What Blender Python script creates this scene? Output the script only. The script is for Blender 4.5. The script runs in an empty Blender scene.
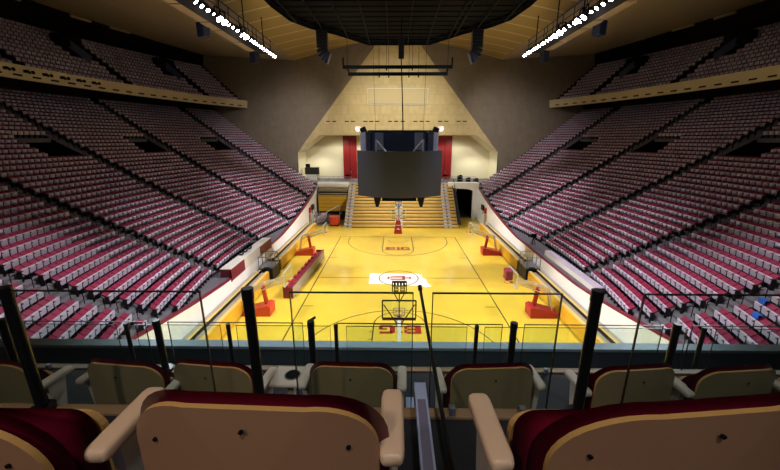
import bpy, math, random
from math import sin, cos, pi, radians as R, sqrt, atan2
from mathutils import Vector, Matrix

sc = bpy.context.scene
col = sc.collection
random.seed(4)

# ------------------------------------------------------------------ camera, world, exposure, lights
CAM = Vector((-0.37, -30.4, 12.52))
cd = bpy.data.cameras.new('camera'); cam = bpy.data.objects.new('camera', cd); col.objects.link(cam)
cd.sensor_width = 36; cd.lens = 16.0; cd.clip_start = 0.05; cd.clip_end = 500
cam.location = CAM
cam.rotation_euler = (R(90) - math.atan(95 / 346.67), 0, 5 / 346.67)
sc.camera = cam
sc.view_settings.view_transform = 'Standard'
sc.view_settings.look = 'None'
sc.view_settings.gamma = 1
sc.view_settings.use_curve_mapping = False
sc.view_settings.exposure = 0.62
sc.cycles.max_bounces = 6
sc.cycles.diffuse_bounces = 2
sc.cycles.transparent_max_bounces = 24
sc.cycles.sample_clamp_indirect = 6
w = bpy.data.worlds.new('world'); sc.world = w; w.use_nodes = True
w.node_tree.nodes['Background'].inputs[0].default_value = (0.55, 0.6, 0.8, 1)
w.node_tree.nodes['Background'].inputs[1].default_value = 0.05

def spot(name, loc, target, energy, color, size, blend=0.6, radius=0.4):
    l = bpy.data.lights.new(name, 'SPOT'); l.energy = energy; l.color = color
    l.spot_size = R(size); l.spot_blend = blend; l.shadow_soft_size = radius
    o = bpy.data.objects.new(name, l); col.objects.link(o); o.location = loc
    o.rotation_euler = (Vector(target) - Vector(loc)).to_track_quat('-Z', 'Y').to_euler()
    return o
def lamp(name, loc, energy, color, radius=0.3):
    l = bpy.data.lights.new(name, 'POINT'); l.energy = energy; l.color = color; l.shadow_soft_size = radius
    o = bpy.data.objects.new(name, l); col.objects.link(o); o.location = loc
    return o
WHITE = (1.0, 0.95, 0.92)
for sx in (-1, 1):
    for y in (12, 6, 0, -6, -12, -18):
        # floods on the two catwalks: the court under them, and across to the foot of the opposite stand
        spot('court_floodlight_beam', (sx * 13.8, y, 21.4), (sx * 3.0, y * 0.9, 0), 5200, WHITE, 60, 1.0)
        spot('cross_floodlight_beam', (sx * 13.8, y, 21.4), (-sx * 12.5, y * 1.05, 0.5), 16000, (1.0, 0.96, 1.0), 31, 1.0)
    for y in (10, 0, -10, -18):
        spot('stand_floodlight_beam', (sx * 13.6, y, 21.4), (sx * 17.0, y * 1.45, 4), 5400, (1.0, 0.93, 0.98), 60, 1.0)
    spot('facade_floodlight_beam', (sx * 13.0, 8, 21.4), (sx * -1.0, 29.5, 14), 8000, (1.0, 0.93, 0.78), 56, 1.0)
    spot('end_wall_floodlight_beam', (sx * 13.0, 9, 21.4), (sx * 19, 31, 12.5), 5200, (0.98, 0.9, 0.9), 60, 1.0)
    spot('bleacher_floodlight_beam', (sx * 13.0, 10, 21.4), (sx * -3.0, 23, 2.5), 10500, (1.0, 0.97, 0.95), 44, 1.0)
    # upward spots added above the scoreboard to brighten the ceiling, no fixture there
    for y in (1.0, 3.0):
        spot('ceiling_fill_beam', (sx * 2.4, y, 13.6), (sx * 8, 4 + y * 5, 26), 950, (1.0, 0.92, 0.78), 80, 1.0)
    for y in (-9, -3, 3, 9):
        lamp('catwalk_fill_light', (sx * 16.9, y, 20.3), 8, (1.0, 0.93, 0.86), 0.15)  # fill light added under the catwalk for its panels and the outer ceiling
# unseen spots added to brighten the concourse behind the far wall
for x in (-13.5, -10, -5, 0, 5, 10, 13.5):
    spot('concourse_fill_spot', (x, 31.0, 10.2 if abs(x) > 13 else 12.9), (x * 1.0, 31.4, 5), 290, (0.98, 1.0, 0.88), 165, 0.6, 0.5)
# unseen warm and cool spots added to light the upper seats and parapet
spot('upper_seat_fill_spot', (-3.4, -34.5, 17.5), (-1.5, -29.7, 11.6), 330, (1.0, 0.82, 0.72), 34, 1.0, 0.2)
spot('upper_seat_fill_spot', (3.8, -34.5, 17.5), (2.0, -28.4, 10.6), 60, (1.0, 0.84, 0.76), 50, 1.0, 0.2)
spot('upper_seat_fill_spot', (0.0, -33.0, 18.5), (0.0, -26.2, 9.2), 380, (0.92, 0.95, 1.0), 50, 1.0, 0.2)
for sx in (-1, 1):
    spot('balcony_rim_beam', (sx * 13.8, -14, 21.4), (sx * 1.5, -24.6, 9.0), 9000, (0.8, 0.9, 1.0), 26, 1.0, 0.3)

# ------------------------------------------------------------------ materials
def s2l(c):
    return tuple((v / 12.92 if v <= 0.04045 else ((v + 0.055) / 1.055) ** 2.4) for v in c)
def hx(h):
    return s2l(tuple(int(h[i:i + 2], 16) / 255 for i in (0, 2, 4)))
MATS = {}
def mat(name, color, rough=0.6, metal=0.0, var=0.12, scale=3.0, emit=None, estr=0.0, coat=0.0, spec=0.5):
    m = bpy.data.materials.new(name); m.use_nodes = True
    nt = m.node_tree; b = nt.nodes['Principled BSDF']
    c = hx(color) if isinstance(color, str) else color
    b.inputs['Roughness'].default_value = rough; b.inputs['Metallic'].default_value = metal
    b.inputs['Coat Weight'].default_value = coat
    b.inputs['Specular IOR Level'].default_value = spec
    if var > 0:
        tc = nt.nodes.new('ShaderNodeTexCoord'); n = nt.nodes.new('ShaderNodeTexNoise')
        n.inputs['Scale'].default_value = scale; n.inputs['Detail'].default_value = 5
        r = nt.nodes.new('ShaderNodeMapRange'); r.inputs['To Min'].default_value = 1 - var; r.inputs['To Max'].default_value = 1 + var
        mx = nt.nodes.new('ShaderNodeVectorMath'); mx.operation = 'SCALE'; mx.inputs[0].default_value = c
        nt.links.new(tc.outputs['Object'], n.inputs['Vector']); nt.links.new(n.outputs['Fac'], r.inputs['Value'])
        nt.links.new(r.outputs['Result'], mx.inputs['Scale']); nt.links.new(mx.outputs[0], b.inputs['Base Color'])
    else:
        b.inputs['Base Color'].default_value = (*c, 1)
    if emit:
        b.inputs['Emission Color'].default_value = (*(hx(emit) if isinstance(emit, str) else emit), 1)
        b.inputs['Emission Strength'].default_value = estr
    MATS[name] = m
    return m
def blocks(name, c1, c2, cm, bw, bh, mortar, axes='XZ', rough=0.8, offset=0.5):
    m = bpy.data.materials.new(name); m.use_nodes = True; nt = m.node_tree; b = nt.nodes['Principled BSDF']
    tc = nt.nodes.new('ShaderNodeTexCoord'); sp = nt.nodes.new('ShaderNodeSeparateXYZ'); cb = nt.nodes.new('ShaderNodeCombineXYZ')
    nt.links.new(tc.outputs['Object'], sp.inputs[0])
    nt.links.new(sp.outputs[axes[0]], cb.inputs['X']); nt.links.new(sp.outputs[axes[1]], cb.inputs['Y'])
    br = nt.nodes.new('ShaderNodeTexBrick'); br.offset = offset
    br.inputs['Color1'].default_value = (*hx(c1), 1); br.inputs['Color2'].default_value = (*hx(c2), 1); br.inputs['Mortar'].default_value = (*hx(cm), 1)
    br.inputs['Scale'].default_value = 1; br.inputs['Brick Width'].default_value = bw; br.inputs['Row Height'].default_value = bh
    br.inputs['Mortar Size'].default_value = mortar; br.inputs['Bias'].default_value = 0
    no = nt.nodes.new('ShaderNodeTexNoise'); no.inputs['Scale'].default_value = 0.9; no.inputs['Detail'].default_value = 8
    nt.links.new(tc.outputs['Object'], no.inputs['Vector'])
    r = nt.nodes.new('ShaderNodeMapRange'); r.inputs['To Min'].default_value = 0.78; r.inputs['To Max'].default_value = 1.2
    nt.links.new(no.outputs['Fac'], r.inputs['Value'])
    mx = nt.nodes.new('ShaderNodeVectorMath'); mx.operation = 'SCALE'
    nt.links.new(cb.outputs[0], br.inputs['Vector']); nt.links.new(br.outputs['Color'], mx.inputs[0]); nt.links.new(r.outputs['Result'], mx.inputs['Scale'])
    nt.links.new(mx.outputs[0], b.inputs['Base Color']); b.inputs['Roughness'].default_value = rough
    MATS[name] = m
    return m
def glass(name, tint, dirt=0.03):
    m = bpy.data.materials.new(name); m.use_nodes = True; nt = m.node_tree; nt.nodes.clear()
    out = nt.nodes.new('ShaderNodeOutputMaterial'); tr = nt.nodes.new('ShaderNodeBsdfTransparent'); gl = nt.nodes.new('ShaderNodeBsdfGlossy')
    tr.inputs[0].default_value = (*tint, 1); gl.inputs['Roughness'].default_value = 0.03; gl.inputs[0].default_value = (0.9, 0.95, 1, 1)
    fr = nt.nodes.new('ShaderNodeMapRange'); lw = nt.nodes.new('ShaderNodeLayerWeight'); lw.inputs['Blend'].default_value = 0.12; nt.links.new(lw.outputs['Facing'], fr.inputs[0]); fr.inputs['To Min'].default_value = 0.015; fr.inputs['To Max'].default_value = 0.45
    mx = nt.nodes.new('ShaderNodeMixShader'); nt.links.new(fr.outputs[0], mx.inputs[0]); nt.links.new(tr.outputs[0], mx.inputs[1]); nt.links.new(gl.outputs[0], mx.inputs[2])
    nt.links.new(mx.outputs[0], out.inputs[0]); MATS[name] = m
    return m

M_maroon = mat('maroon_seat_plastic', '861c40', 0.45, var=0.1)
M_pale = mat('pale_grey_seat_plastic', 'cfc2d4', 0.5, var=0.1)
M_frame = mat('dark_seat_metal', '1c1a1c', 0.5, var=0)
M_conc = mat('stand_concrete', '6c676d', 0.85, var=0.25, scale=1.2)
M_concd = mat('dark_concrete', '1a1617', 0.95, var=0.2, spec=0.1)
M_step = mat('aisle_concrete', '716c72', 0.85, var=0.3, scale=2)
M_black = mat('matte_black', '08080a', 0.85, var=0, spec=0.2)
M_blackm = mat('black_powder_coat', '101012', 0.35, var=0)
M_dark = mat('charcoal', '1e1f24', 0.55, var=0.1)
M_white = mat('white_paint', 'e6e2d8', 0.6, var=0.05)
M_wallw = mat('cream_white_wall_paint', 'fbf8f0', 0.7, var=0.04, scale=0.6)
M_cream = mat('cream_wall_paint', 'e2d6b4', 0.75, var=0.04, scale=0.6)
M_trim = mat('maroon_trim_paint', '7c1f35', 0.5, var=0.05)
M_red = mat('red_door_paint', '8e0f12', 0.45, var=0.08)
M_redpad = mat('red_vinyl_pad', 'b3242a', 0.45, var=0.06)
M_orange = mat('orange_red_pad', 'c8432a', 0.45, var=0.06)
M_steel = mat('galvanised_steel', '8f9299', 0.35, 0.7, var=0.1)
M_ledge = mat('brushed_ledge_metal', 'b4bfcc', 0.16, 0.2, var=0.15, scale=2)
M_wood = mat('yellow_bleacher_wood', 'e2bd6a', 0.5, var=0.15, scale=1.5)
M_woodface = mat('varnished_yellow_board', 'dba92c', 0.4, var=0.15, scale=1.0)
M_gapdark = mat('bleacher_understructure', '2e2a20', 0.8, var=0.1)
M_stepblue = mat('pale_blue_step_tread', 'ccd2de', 0.6, var=0.12)
M_stepnose = mat('slate_step_nosing', '4c5a7a', 0.6, var=0.05)
M_fascia = mat('cream_fascia_paint', 'cbbd9a', 0.7, var=0.06, scale=0.8)
M_ceil2 = mat('tan_ceiling_plaster', 'b5a794', 0.85, var=0.08, scale=0.3)
M_arm = mat('varnished_beech', 'e2bf9c', 0.4, var=0.10, scale=12)
M_armw = mat('bleached_armrest', 'cfc6b6', 0.5, var=0.08, scale=9)
M_shell = mat('tan_seat_shell', 'a47a5a', 0.42, var=0.08, scale=4)
M_shell2 = mat('olive_tan_seat_shell', '8b7a58', 0.5, var=0.08, scale=4)
M_ply = mat('pale_plywood_edge', 'd2a25c', 0.5, var=0.1, scale=20)
M_vinyl = mat('maroon_vinyl_upholstery', '84142f', 0.36, var=0.06, scale=6)
M_screen = mat('unlit_screen', '3c4250', 0.5, var=0.0)
M_blue = mat('dark_blue_panel', '24365e', 0.4, var=0.15)
M_bluespk = mat('dark_blue_speaker', '141d34', 0.45, var=0)
M_lens = mat('floodlight_lens', 'ffffff', 0.3, var=0, emit=(0.86, 0.9, 1.0), estr=45)
M_lensdim = mat('small_step_light', 'ffffff', 0.3, var=0, emit=(1.0, 0.9, 0.8), estr=1.2)
M_catpan = mat('catwalk_panel_beige', 'b3a084', 0.6, var=0.08)
M_towel = mat('blue_cloth', '1f5fc0', 0.8, var=0.1)
M_line = mat('court_line_black', '2a1c08', 0.4, var=0)
M_logow = mat('court_white_paint', 'f6f2e6', 0.35, var=0.02)
M_logor = mat('court_red_paint', 'a8281a', 0.4, var=0.05)
M_rail = mat('white_handrail_paint', 'cfc9b4', 0.4, var=0)
M_greybd = mat('grey_board', 'a39a86', 0.5, var=0.08)
M_whpad = mat('silver_grey_tubing', 'c9cbd0', 0.35, 0.3, var=0)
M_nose = mat('tan_step_nosing', '8a6f4e', 0.6, var=0.08)
M_floorb = mat('black_rubber_floor', '17151a', 0.8, var=0.2)
M_glass = glass('clear_glass', (0.93, 0.965, 0.95))
M_gedge = mat('dark_glass_edge', '161c1a', 0.3, var=0)
M_gedgey = mat('amber_glass_edge', '9b8f3a', 0.3, var=0)
M_acryl = mat('violet_grey_step_film', '7c7890', 0.35, 0.1, var=0.25, scale=9)
M_acrylw = mat('pale_blue_edge_film', 'a9b6d6', 0.3, 0.1, var=0.1)
M_bordw = mat('board_formed_dark_wall', '55504e', 0.85, var=0.2)
M_facade = blocks('facade_blocks', 'cfbe90', 'c8b687', 'bdab7c', 0.9, 1.5, 0.03, 'XZ')
M_sidew = blocks('side_wall_blocks', '8f8474', '8b8070', '857a6b', 1.1, 2.6, 0.03, 'XZ')

def court_wood():
    m = bpy.data.materials.new('yellow_maple_floor'); m.use_nodes = True; nt = m.node_tree; b = nt.nodes['Principled BSDF']
    tc = nt.nodes.new('ShaderNodeTexCoord'); mp = nt.nodes.new('ShaderNodeMapping'); mp.inputs['Rotation'].default_value = (0, 0, R(90))
    br = nt.nodes.new('ShaderNodeTexBrick'); br.inputs['Scale'].default_value = 1
    br.inputs['Color1'].default_value = (0.82, 0.575, 0.060, 1); br.inputs['Color2'].default_value = (0.79, 0.54, 0.05, 1); br.inputs['Mortar'].default_value = (0.70, 0.45, 0.05, 1)
    br.inputs['Brick Width'].default_value = 2.4; br.inputs['Row Height'].default_value = 1.2; br.inputs['Mortar Size'].default_value = 0.006
    no = nt.nodes.new('ShaderNodeTexNoise'); no.inputs['Scale'].default_value = 0.5; no.inputs['Detail'].default_value = 6
    r = nt.nodes.new('ShaderNodeMapRange'); r.inputs['To Min'].default_value = 0.86; r.inputs['To Max'].default_value = 1.12
    mx = nt.nodes.new('ShaderNodeVectorMath'); mx.operation = 'SCALE'
    L = nt.links.new
    L(tc.outputs['Object'], mp.inputs[0]); L(mp.outputs[0], br.inputs['Vector']); L(tc.outputs['Object'], no.inputs['Vector'])
    L(no.outputs['Fac'], r.inputs['Value']); L(br.outputs['Color'], mx.inputs[0]); L(r.outputs['Result'], mx.inputs['Scale']); L(mx.outputs[0], b.inputs['Base Color'])
    b.inputs['Roughness'].default_value = 0.33; b.inputs['Coat Weight'].default_value = 0.25; b.inputs['Coat Roughness'].default_value = 0.15
    return m
M_court = court_wood()

def striped_ceiling():
    m = bpy.data.materials.new('ribbed_yellow_ceiling'); m.use_nodes = True; nt = m.node_tree; b = nt.nodes['Principled BSDF']
    tc = nt.nodes.new('ShaderNodeTexCoord'); sp = nt.nodes.new('ShaderNodeSeparateXYZ'); L = nt.links.new
    a = nt.nodes.new('ShaderNodeMath'); a.operation = 'ADD'; a.inputs[1].default_value = 300 - 1.3
    d = nt.nodes.new('ShaderNodeMath'); d.operation = 'DIVIDE'; d.inputs[1].default_value = 3.0
    fr = nt.nodes.new('ShaderNodeMath'); fr.operation = 'FRACT'
    lt = nt.nodes.new('ShaderNodeMath'); lt.operation = 'LESS_THAN'; lt.inputs[1].default_value = 0.10
    mx = nt.nodes.new('ShaderNodeMix'); mx.data_type = 'RGBA'
    mx.inputs['A'].default_value = (*hx('a8905a'), 1); mx.inputs['B'].default_value = (*hx('cdb98a'), 1)
    L(tc.outputs['Object'], sp.inputs[0]); L(sp.outputs['Y'], a.inputs[0]); L(a.outputs[0], d.inputs[0]); L(d.outputs[0], fr.inputs[0]); L(fr.outputs[0], lt.inputs[0])
    L(lt.outputs[0], mx.inputs['Factor']); L(mx.outputs['Result'], b.inputs['Base Color']); b.inputs['Roughness'].default_value = 0.8
    return m
M_ceil = striped_ceiling()

# ------------------------------------------------------------------ mesh builder
SPLIT = {'side_edge', 'clamp', 'hanging_wire', 'wheel', 'leg', 'end_panel', 'end_bracket', 'corner_speaker', 'corner_lamp', 'rear_light_panel', 'hanger_rod', 'guy_wire', 'hanger',
         'folded_chair', 'cable_box', 'speaker_hole', 'pad_marking', 'hanging_speaker', 'front_board', 'edging', 'seat_frame_side', 'glass_screen', 'lamp_pipe', 'screen_brace'}
class MB:
    def __init__(s): s.v = []; s.f = []; s.m = []
    def add(s, vs, fs, m=0):
        n = len(s.v); s.v += [tuple(v) for v in vs]; s.f += [tuple(i + n for i in f) for f in fs]; s.m += [m] * len(fs); return s
    def box(s, c, d, m=0, rot=None, taper=1.0):
        x, y, z = (q / 2 for q in d)
        vs = [Vector((sx * x * (taper if sz > 0 else 1), sy * y * (taper if sz > 0 else 1), sz * z)) for sz in (-1, 1) for sx, sy in ((-1, -1), (1, -1), (1, 1), (-1, 1))]
        if rot is not None:
            vs = [rot @ v for v in vs]
        c = Vector(c); vs = [v + c for v in vs]
        return s.add(vs, [(3, 2, 1, 0), (4, 5, 6, 7), (0, 1, 5, 4), (1, 2, 6, 5), (2, 3, 7, 6), (3, 0, 4, 7)], m)
    def bb(s, a, b, m=0):
        return s.box([(p + q) / 2 for p, q in zip(a, b)], [abs(q - p) for p, q in zip(a, b)], m)
    def bar(s, p, q, wd, m=0, hd=None):
        p, q = Vector(p), Vector(q); d = q - p
        rot = d.to_track_quat('Z', 'Y').to_matrix()
        return s.box((p + q) / 2, (wd, hd or wd, d.length), m, rot)
    def cyl(s, p, q, r0, r1=None, n=12, m=0):
        r1 = r0 if r1 is None else r1
        p, q = Vector(p), Vector(q); rot = (q - p).to_track_quat('Z', 'Y').to_matrix()
        vs = []
        for c, r in ((p, r0), (q, r1)):
            for i in range(n):
                vs.append(c + rot @ Vector((r * cos(2 * pi * i / n), r * sin(2 * pi * i / n), 0)))
        fs = [(i, (i + 1) % n, n + (i + 1) % n, n + i) for i in range(n)]
        fs += [tuple(range(n - 1, -1, -1)), tuple(range(n, 2 * n))]
        return s.add(vs, fs, m)
    def tube(s, pts, r, n=8, m=0):
        for a, b in zip(pts[:-1], pts[1:]): s.cyl(a, b, r, r, n, m)
        return s
    def prism(s, poly, fn, a, b, m=0, mside=None):
        """poly: 2d list, fn(u,v,t)->3d ; extruded from t=a to t=b"""
        n = len(poly)
        vs = [fn(u, v, a) for u, v in poly] + [fn(u, v, b) for u, v in poly]
        s.add(vs, [tuple(range(n - 1, -1, -1)), tuple(range(n, 2 * n))], m)
        return s.add(vs, [(i, (i + 1) % n, n + (i + 1) % n, n + i) for i in range(n)], m if mside is None else mside)
    def pieces(s):
        n = len(s.v); par = list(range(n))
        def find(i):
            while par[i] != i: par[i] = par[par[i]]; i = par[i]
            return i
        for f in s.f:
            a = find(f[0])
            for i in f[1:]: par[find(i)] = a
        gr = {}
        for fi, f in enumerate(s.f): gr.setdefault(find(f[0]), []).append(fi)
        out = []
        for fs in gr.values():
            ids = sorted({i for fi in fs for i in s.f[fi]}); mp = {i: k for k, i in enumerate(ids)}
            m = MB(); m.v = [s.v[i] for i in ids]; m.f = [tuple(mp[i] for i in s.f[fi]) for fi in fs]; m.m = [s.m[fi] for fi in fs]
            out.append(m)
        return out
    def build(s, name, mats, parent=None, smooth=False, bevel=0.0, seg=2, label=None):
        if name in SPLIT and parent is not None:
            ps = s.pieces()
            if len(ps) > 1:
                return [p.build(name, mats, parent, smooth, bevel, seg, label) for p in ps][0]
        me = bpy.data.meshes.new(name); me.from_pydata(s.v, [], s.f)
        for m in (mats if isinstance(mats, (list, tuple)) else [mats]): me.materials.append(m)
        me.polygons.foreach_set('material_index', s.m)
        if smooth: me.polygons.foreach_set('use_smooth', [True] * len(me.polygons))
        me.update()
        o = bpy.data.objects.new(name, me); col.objects.link(o)
        if parent is not None: o.parent = parent
        if bevel:
            b = o.modifiers.new('bevel', 'BEVEL'); b.width = bevel; b.segments = seg; b.limit_method = 'ANGLE'
        if label: o['label'] = label
        return o

def tag(o, label=None, cat=None, group=None, kind=None):
    if label: o['label'] = label
    if cat: o['category'] = cat
    if group: o['group'] = group
    if kind: o['kind'] = kind
    return o
def thing(name, label, cat, loc=(0, 0, 0), rz=0.0, group=None):
    o = bpy.data.objects.new(name, None); o.empty_display_size = 0.2; col.objects.link(o)
    o.location = loc; o.rotation_euler = (0, 0, rz)
    return tag(o, label, cat, group)
def struct(name, mb, mats, **k):
    return tag(mb.build(name, mats, **k), kind='structure')
def copy_tree(o, parent=None):
    c = o.copy(); col.objects.link(c); c.parent = parent
    for ch in [x for x in o.children]: copy_tree(ch, c)
    return c
ORD = ['zeroth', 'first', 'second', 'third', 'fourth', 'fifth', 'sixth', 'seventh', 'eighth', 'ninth', 'tenth', 'eleventh', 'twelfth', 'thirteenth', 'fourteenth',
       'fifteenth', 'sixteenth', 'seventeenth', 'eighteenth', 'nineteenth', 'twentieth']
for a, t in (('twenty', 'twentieth'), ('thirty', 'thirtieth'), ('forty', 'fortieth')):
    if a != 'twenty': ORD.append(t)
    ORD += [a + '-' + o for o in ORD[1:10]]
def side_word(s): return 'left' if s < 0 else 'right'

# camera projection, only used to choose which seats are seen largest
TH = math.atan(95 / 346.67); YAW = 5 / 346.67
def proj(p):
    dx, dy, dz = p[0] - CAM.x, p[1] - CAM.y, p[2] - CAM.z
    xr = dx * cos(YAW) + dy * sin(YAW); yr = -dx * sin(YAW) + dy * cos(YAW)
    zc = yr * cos(TH) - dz * sin(TH); up = yr * sin(TH) + dz * cos(TH)
    if zc < 0.1: return -9999, -9999, zc
    return 390 + 346.67 * xr / zc, 235 - 346.67 * up / zc, zc

# ------------------------------------------------------------------ seating bowl geometry
CX, R0, ZT, S1, S2, WX = 36.8, 51.2, 2.3, 0.50, 0.0015, 13.1
RUN = 0.70
NROW = 40
AIS = [-0.42, -0.258, -0.10, 0.067, 0.228, 0.395]
AW = 0.50                       # half an aisle
PH0, PH1 = -0.62, 0.50
def zb(u): return ZT + S1 * u + S2 * max(u, 0) ** 2
def P(Rr, ph, z, s):
    return (s * (Rr * cos(ph) - CX), Rr * sin(ph), z)
def PT(Rr, ph, z, s):
    x = Rr * cos(ph) - CX
    x = max(x, WX)
    return (s * x, Rr * sin(ph), z)
VOM = [(a - 0.058, a - 0.009) for a in (0.067, 0.228, 0.395)]
VR0, VR1 = 23, 28               # rows cut by a vomitory
def in_vom(k, ph):
    return VR0 <= k < VR1 and any(a <= ph <= b for a, b in VOM)

phis = sorted(set([PH0 + i * (PH1 - PH0) / 56 for i in range(57)] + [v for ab in VOM for v in ab]))
for s in (-1, 1):
    mb = MB()
    for k in range(-2, NROW):
        ra, rb = R0 + RUN * k, R0 + RUN * (k + 1)
        za, zp = zb(RUN * max(k, 0)), zb(RUN * max(k - 1, 0))
        for p, q in zip(phis[:-1], phis[1:]):
            if ra * cos((p + q) / 2) - CX < WX - RUN: continue
            if in_vom(k, (p + q) / 2): continue
            fl = (0, 1, 2, 3) if s > 0 else (3, 2, 1, 0)
            mb.add([PT(ra, p, za, s), PT(rb, p, za, s), PT(rb, q, za, s), PT(ra, q, za, s)], [fl])
            if k > 0:
                mb.add([PT(ra, p, zp, s), PT(ra, p, za, s), PT(ra, q, za, s), PT(ra, q, zp, s)], [fl])
    struct('seating_tier_' + side_word(s), mb, M_conc)
    # aisle steps : one half step against every riser
    for j, a in enumerate(AIS):
        mb = MB()
        for k in range(1, NROW):
            rr = R0 + RUN * k; x = rr * cos(a) - CX
            if x < WX + 0.5: continue
            zp, za = zb(RUN * (k - 1)), zb(RUN * k)
            c = P(rr - 0.17, a, (zp + (za - zp) / 2 + zp) / 2 + 0.01, s)
            rot = Matrix.Rotation(a if s > 0 else pi - a, 3, 'Z')
            mb.box(c, (0.34, 2 * AW - 0.1, (za - zp) / 2), 0, rot)
        tag(mb.build('aisle_steps', M_step), kind='structure')
    # vomitories: sunken mouths with dark doorway
    for a, b in VOM:
        mb = MB(); rA, rB = R0 + RUN * VR0, R0 + RUN * VR1; zA, zB = zb(RUN * (VR0 - 1)), zb(RUN * VR1)
        def q(*ids): mb.add([P(r_, p_, z_, s) for r_, p_, z_ in ids], [(0, 1, 2, 3)])
        q((rA, a, zA), (rB + 1, a, zA), (rB + 1, b, zA), (rA, b, zA))
        q((rA, a, zA - .6), (rB + 1, a, zA - .6), (rB + 1, a, zB + .45), (rA, a, zA + .5))
        q((rA, b, zA - .6), (rB + 1, b, zA - .6), (rB + 1, b, zB + .45), (rA, b, zA + .5))
        q((rA, a, zA - .6), (rA, b, zA - .6), (rA, b, zA + .02), (rA, a, zA + .02))
        q((rB, a, zB), (rB, b, zB), (rB, b, zB + .02), (rB, a, zB + .02))
        q((rB + 1, a, zA), (rB + 1, b, zA), (rB + 1, b, zB + .02), (rB + 1, a, zB + .02))
        q((rB, a, zB + .02), (rB, b, zB + .02), (rB + 1, b, zB + .02), (rB + 1, a, zB + .02))
        struct('vomitory_' + side_word(s), mb, M_concd)
    # low wall round the arena floor and its maroon cap
    ys = [-24 + i * 1.0 for i in range(51)]
    def zw(y):
        u = sqrt((WX + CX) ** 2 + y * y) - R0
        return zb(max(u, -0.9)) + 0.32
    mb = MB(); cp = MB()
    for y0, y1 in zip(ys[:-1], ys[1:]):
        for (xa, xb, lo, hi, B) in ((WX - .12, WX + .06, None, 0, mb), (WX - .16, WX + .12, 0, .10, cp)):
            v = []
            for y in (y0, y1):
                zt_ = zw(y)
                l_ = 0 if lo is None else zt_ + lo
                v += [(s * xa, y, l_), (s * xb, y, l_), (s * xb, y, zt_ + hi), (s * xa, y, zt_ + hi)]
            B.add(v, [(0, 1, 5, 4), (1, 2, 6, 5), (2, 3, 7, 6), (3, 0, 4, 7)])
    struct('wall_' + side_word(s), mb, M_wallw)
    struct('trim_' + ('1' if s < 0 else '2'), cp, M_trim)

# ---- seats
SW, PITCH = 0.46, 0.505
def seat_geo():
    back = [((0.02, 0, 0.60), (0.06, SW, 0.42))]
    return back
back_mb = MB(); pale_mb = MB(); leg_mb = MB(); sh_mb = MB()
rt = Matrix.Rotation(R(50), 3, 'Y')
# local frame: +x points up the stand (away from the court), y along the row
back_mb.box((0.185, 0, 0.67), (0.07, SW, 0.31), 0, rt)
back_mb.box((0.13, 0, 0.50), (0.05, SW - 0.04, 0.30), 0, Matrix.Rotation(R(10), 3, 'Y'))
pale_mb.box((-0.01, 0, 0.475), (0.075, SW - 0.02, 0.35), 0, Matrix.Rotation(R(-6), 3, 'Y'))
pale_mb.box((-0.042, 0, 0.48), (0.02, SW - 0.14, 0.28), 0, Matrix.Rotation(R(-6), 3, 'Y'))
for yy in (-1, 1):
    leg_mb.box((0.06, yy * 0.235, 0.28), (0.22, 0.025, 0.56), 0)
    leg_mb.box((0.0, yy * 0.235, 0.585), (0.26, 0.045, 0.03), 0)
leg_mb.box((0.10, 0, 0.25), (0.04, 0.48, 0.04), 0)
ROWS_SEATS = []   # (s, k, section, index, count, loc, ang)
for s in (-1, 1):
    for k in range(-1, NROW):
        rr = R0 + RUN * k + 0.40
        z = zb(RUN * max(k, 0))
        bounds = [PH0] + AIS + [0.487]
        for j, (a, b) in enumerate(zip(bounds[:-1], bounds[1:])):
            a2 = a + AW / rr; b2 = b - (AW if j < len(bounds) - 2 else 0.2) / rr
            n = int((b2 - a2) * rr / PITCH)
            if n < 1: continue
            st = (b2 - a2 - n * PITCH / rr) / 2
            for i in range(n):
                ph = a2 + st + (i + 0.5) * PITCH / rr
                x = rr * cos(ph) - CX
                if x < WX + 0.34: continue
                if k < 0 and abs(rr * sin(ph)) < 10: continue
                if any(VR0 - 0.5 <= k < VR1 and va - 0.004 <= ph <= vb + 0.004 for va, vb in VOM): continue
                ROWS_SEATS.append((s, k, j, i, n, (s * x, rr * sin(ph), z), ph))
# upper balcony seats
RB0, ZB0, SB, NB, RUNB = 72.0, 19.35, 0.70, 11, 0.82
BAL = []
BVOM = [(a - 0.045, a - 0.008) for a in (0.067, 0.228, 0.395)]
for s in (-1, 1):
    for k in range(NB):
        rr = RB0 + 0.5 + RUNB * k + 0.45; z = ZB0 - 0.35 + SB * RUNB * k
        bounds = [-0.16] + AIS[2:] + [0.487]
        for j, (a, b) in enumerate(zip(bounds[:-1], bounds[1:])):
            a2 = a + AW / rr; b2 = b - AW / rr; n = int((b2 - a2) * rr / PITCH)
            for i in range(max(n, 0)):
                ph = a2 + (i + 0.7) * PITCH / rr
                if 5 <= k < 8 and any(va <= ph <= vb for va, vb in BVOM): continue
                BAL.append((s, k, (s * (rr * cos(ph) - CX), rr * sin(ph), z), ph))
def seat_matrix(s, ph):
    # local +x -> outward radial of the stand
    return Matrix.Rotation(ph if s > 0 else pi - ph, 3, 'Z')
vis = []
for idx, t in enumerate(ROWS_SEATS):
    p = t[5]; X, Y, zc = proj((p[0], p[1], p[2] + 0.5))
    if 2 < X < 778 and 0 < Y < 341 and zc > 0: vis.append((zc, idx))
vis.sort()
near = set()
for s in (-1, 1):
    c = 0
    for zc, idx in vis:
        if ROWS_SEATS[idx][0] == s and c < 150: near.add(idx); c += 1
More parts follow.
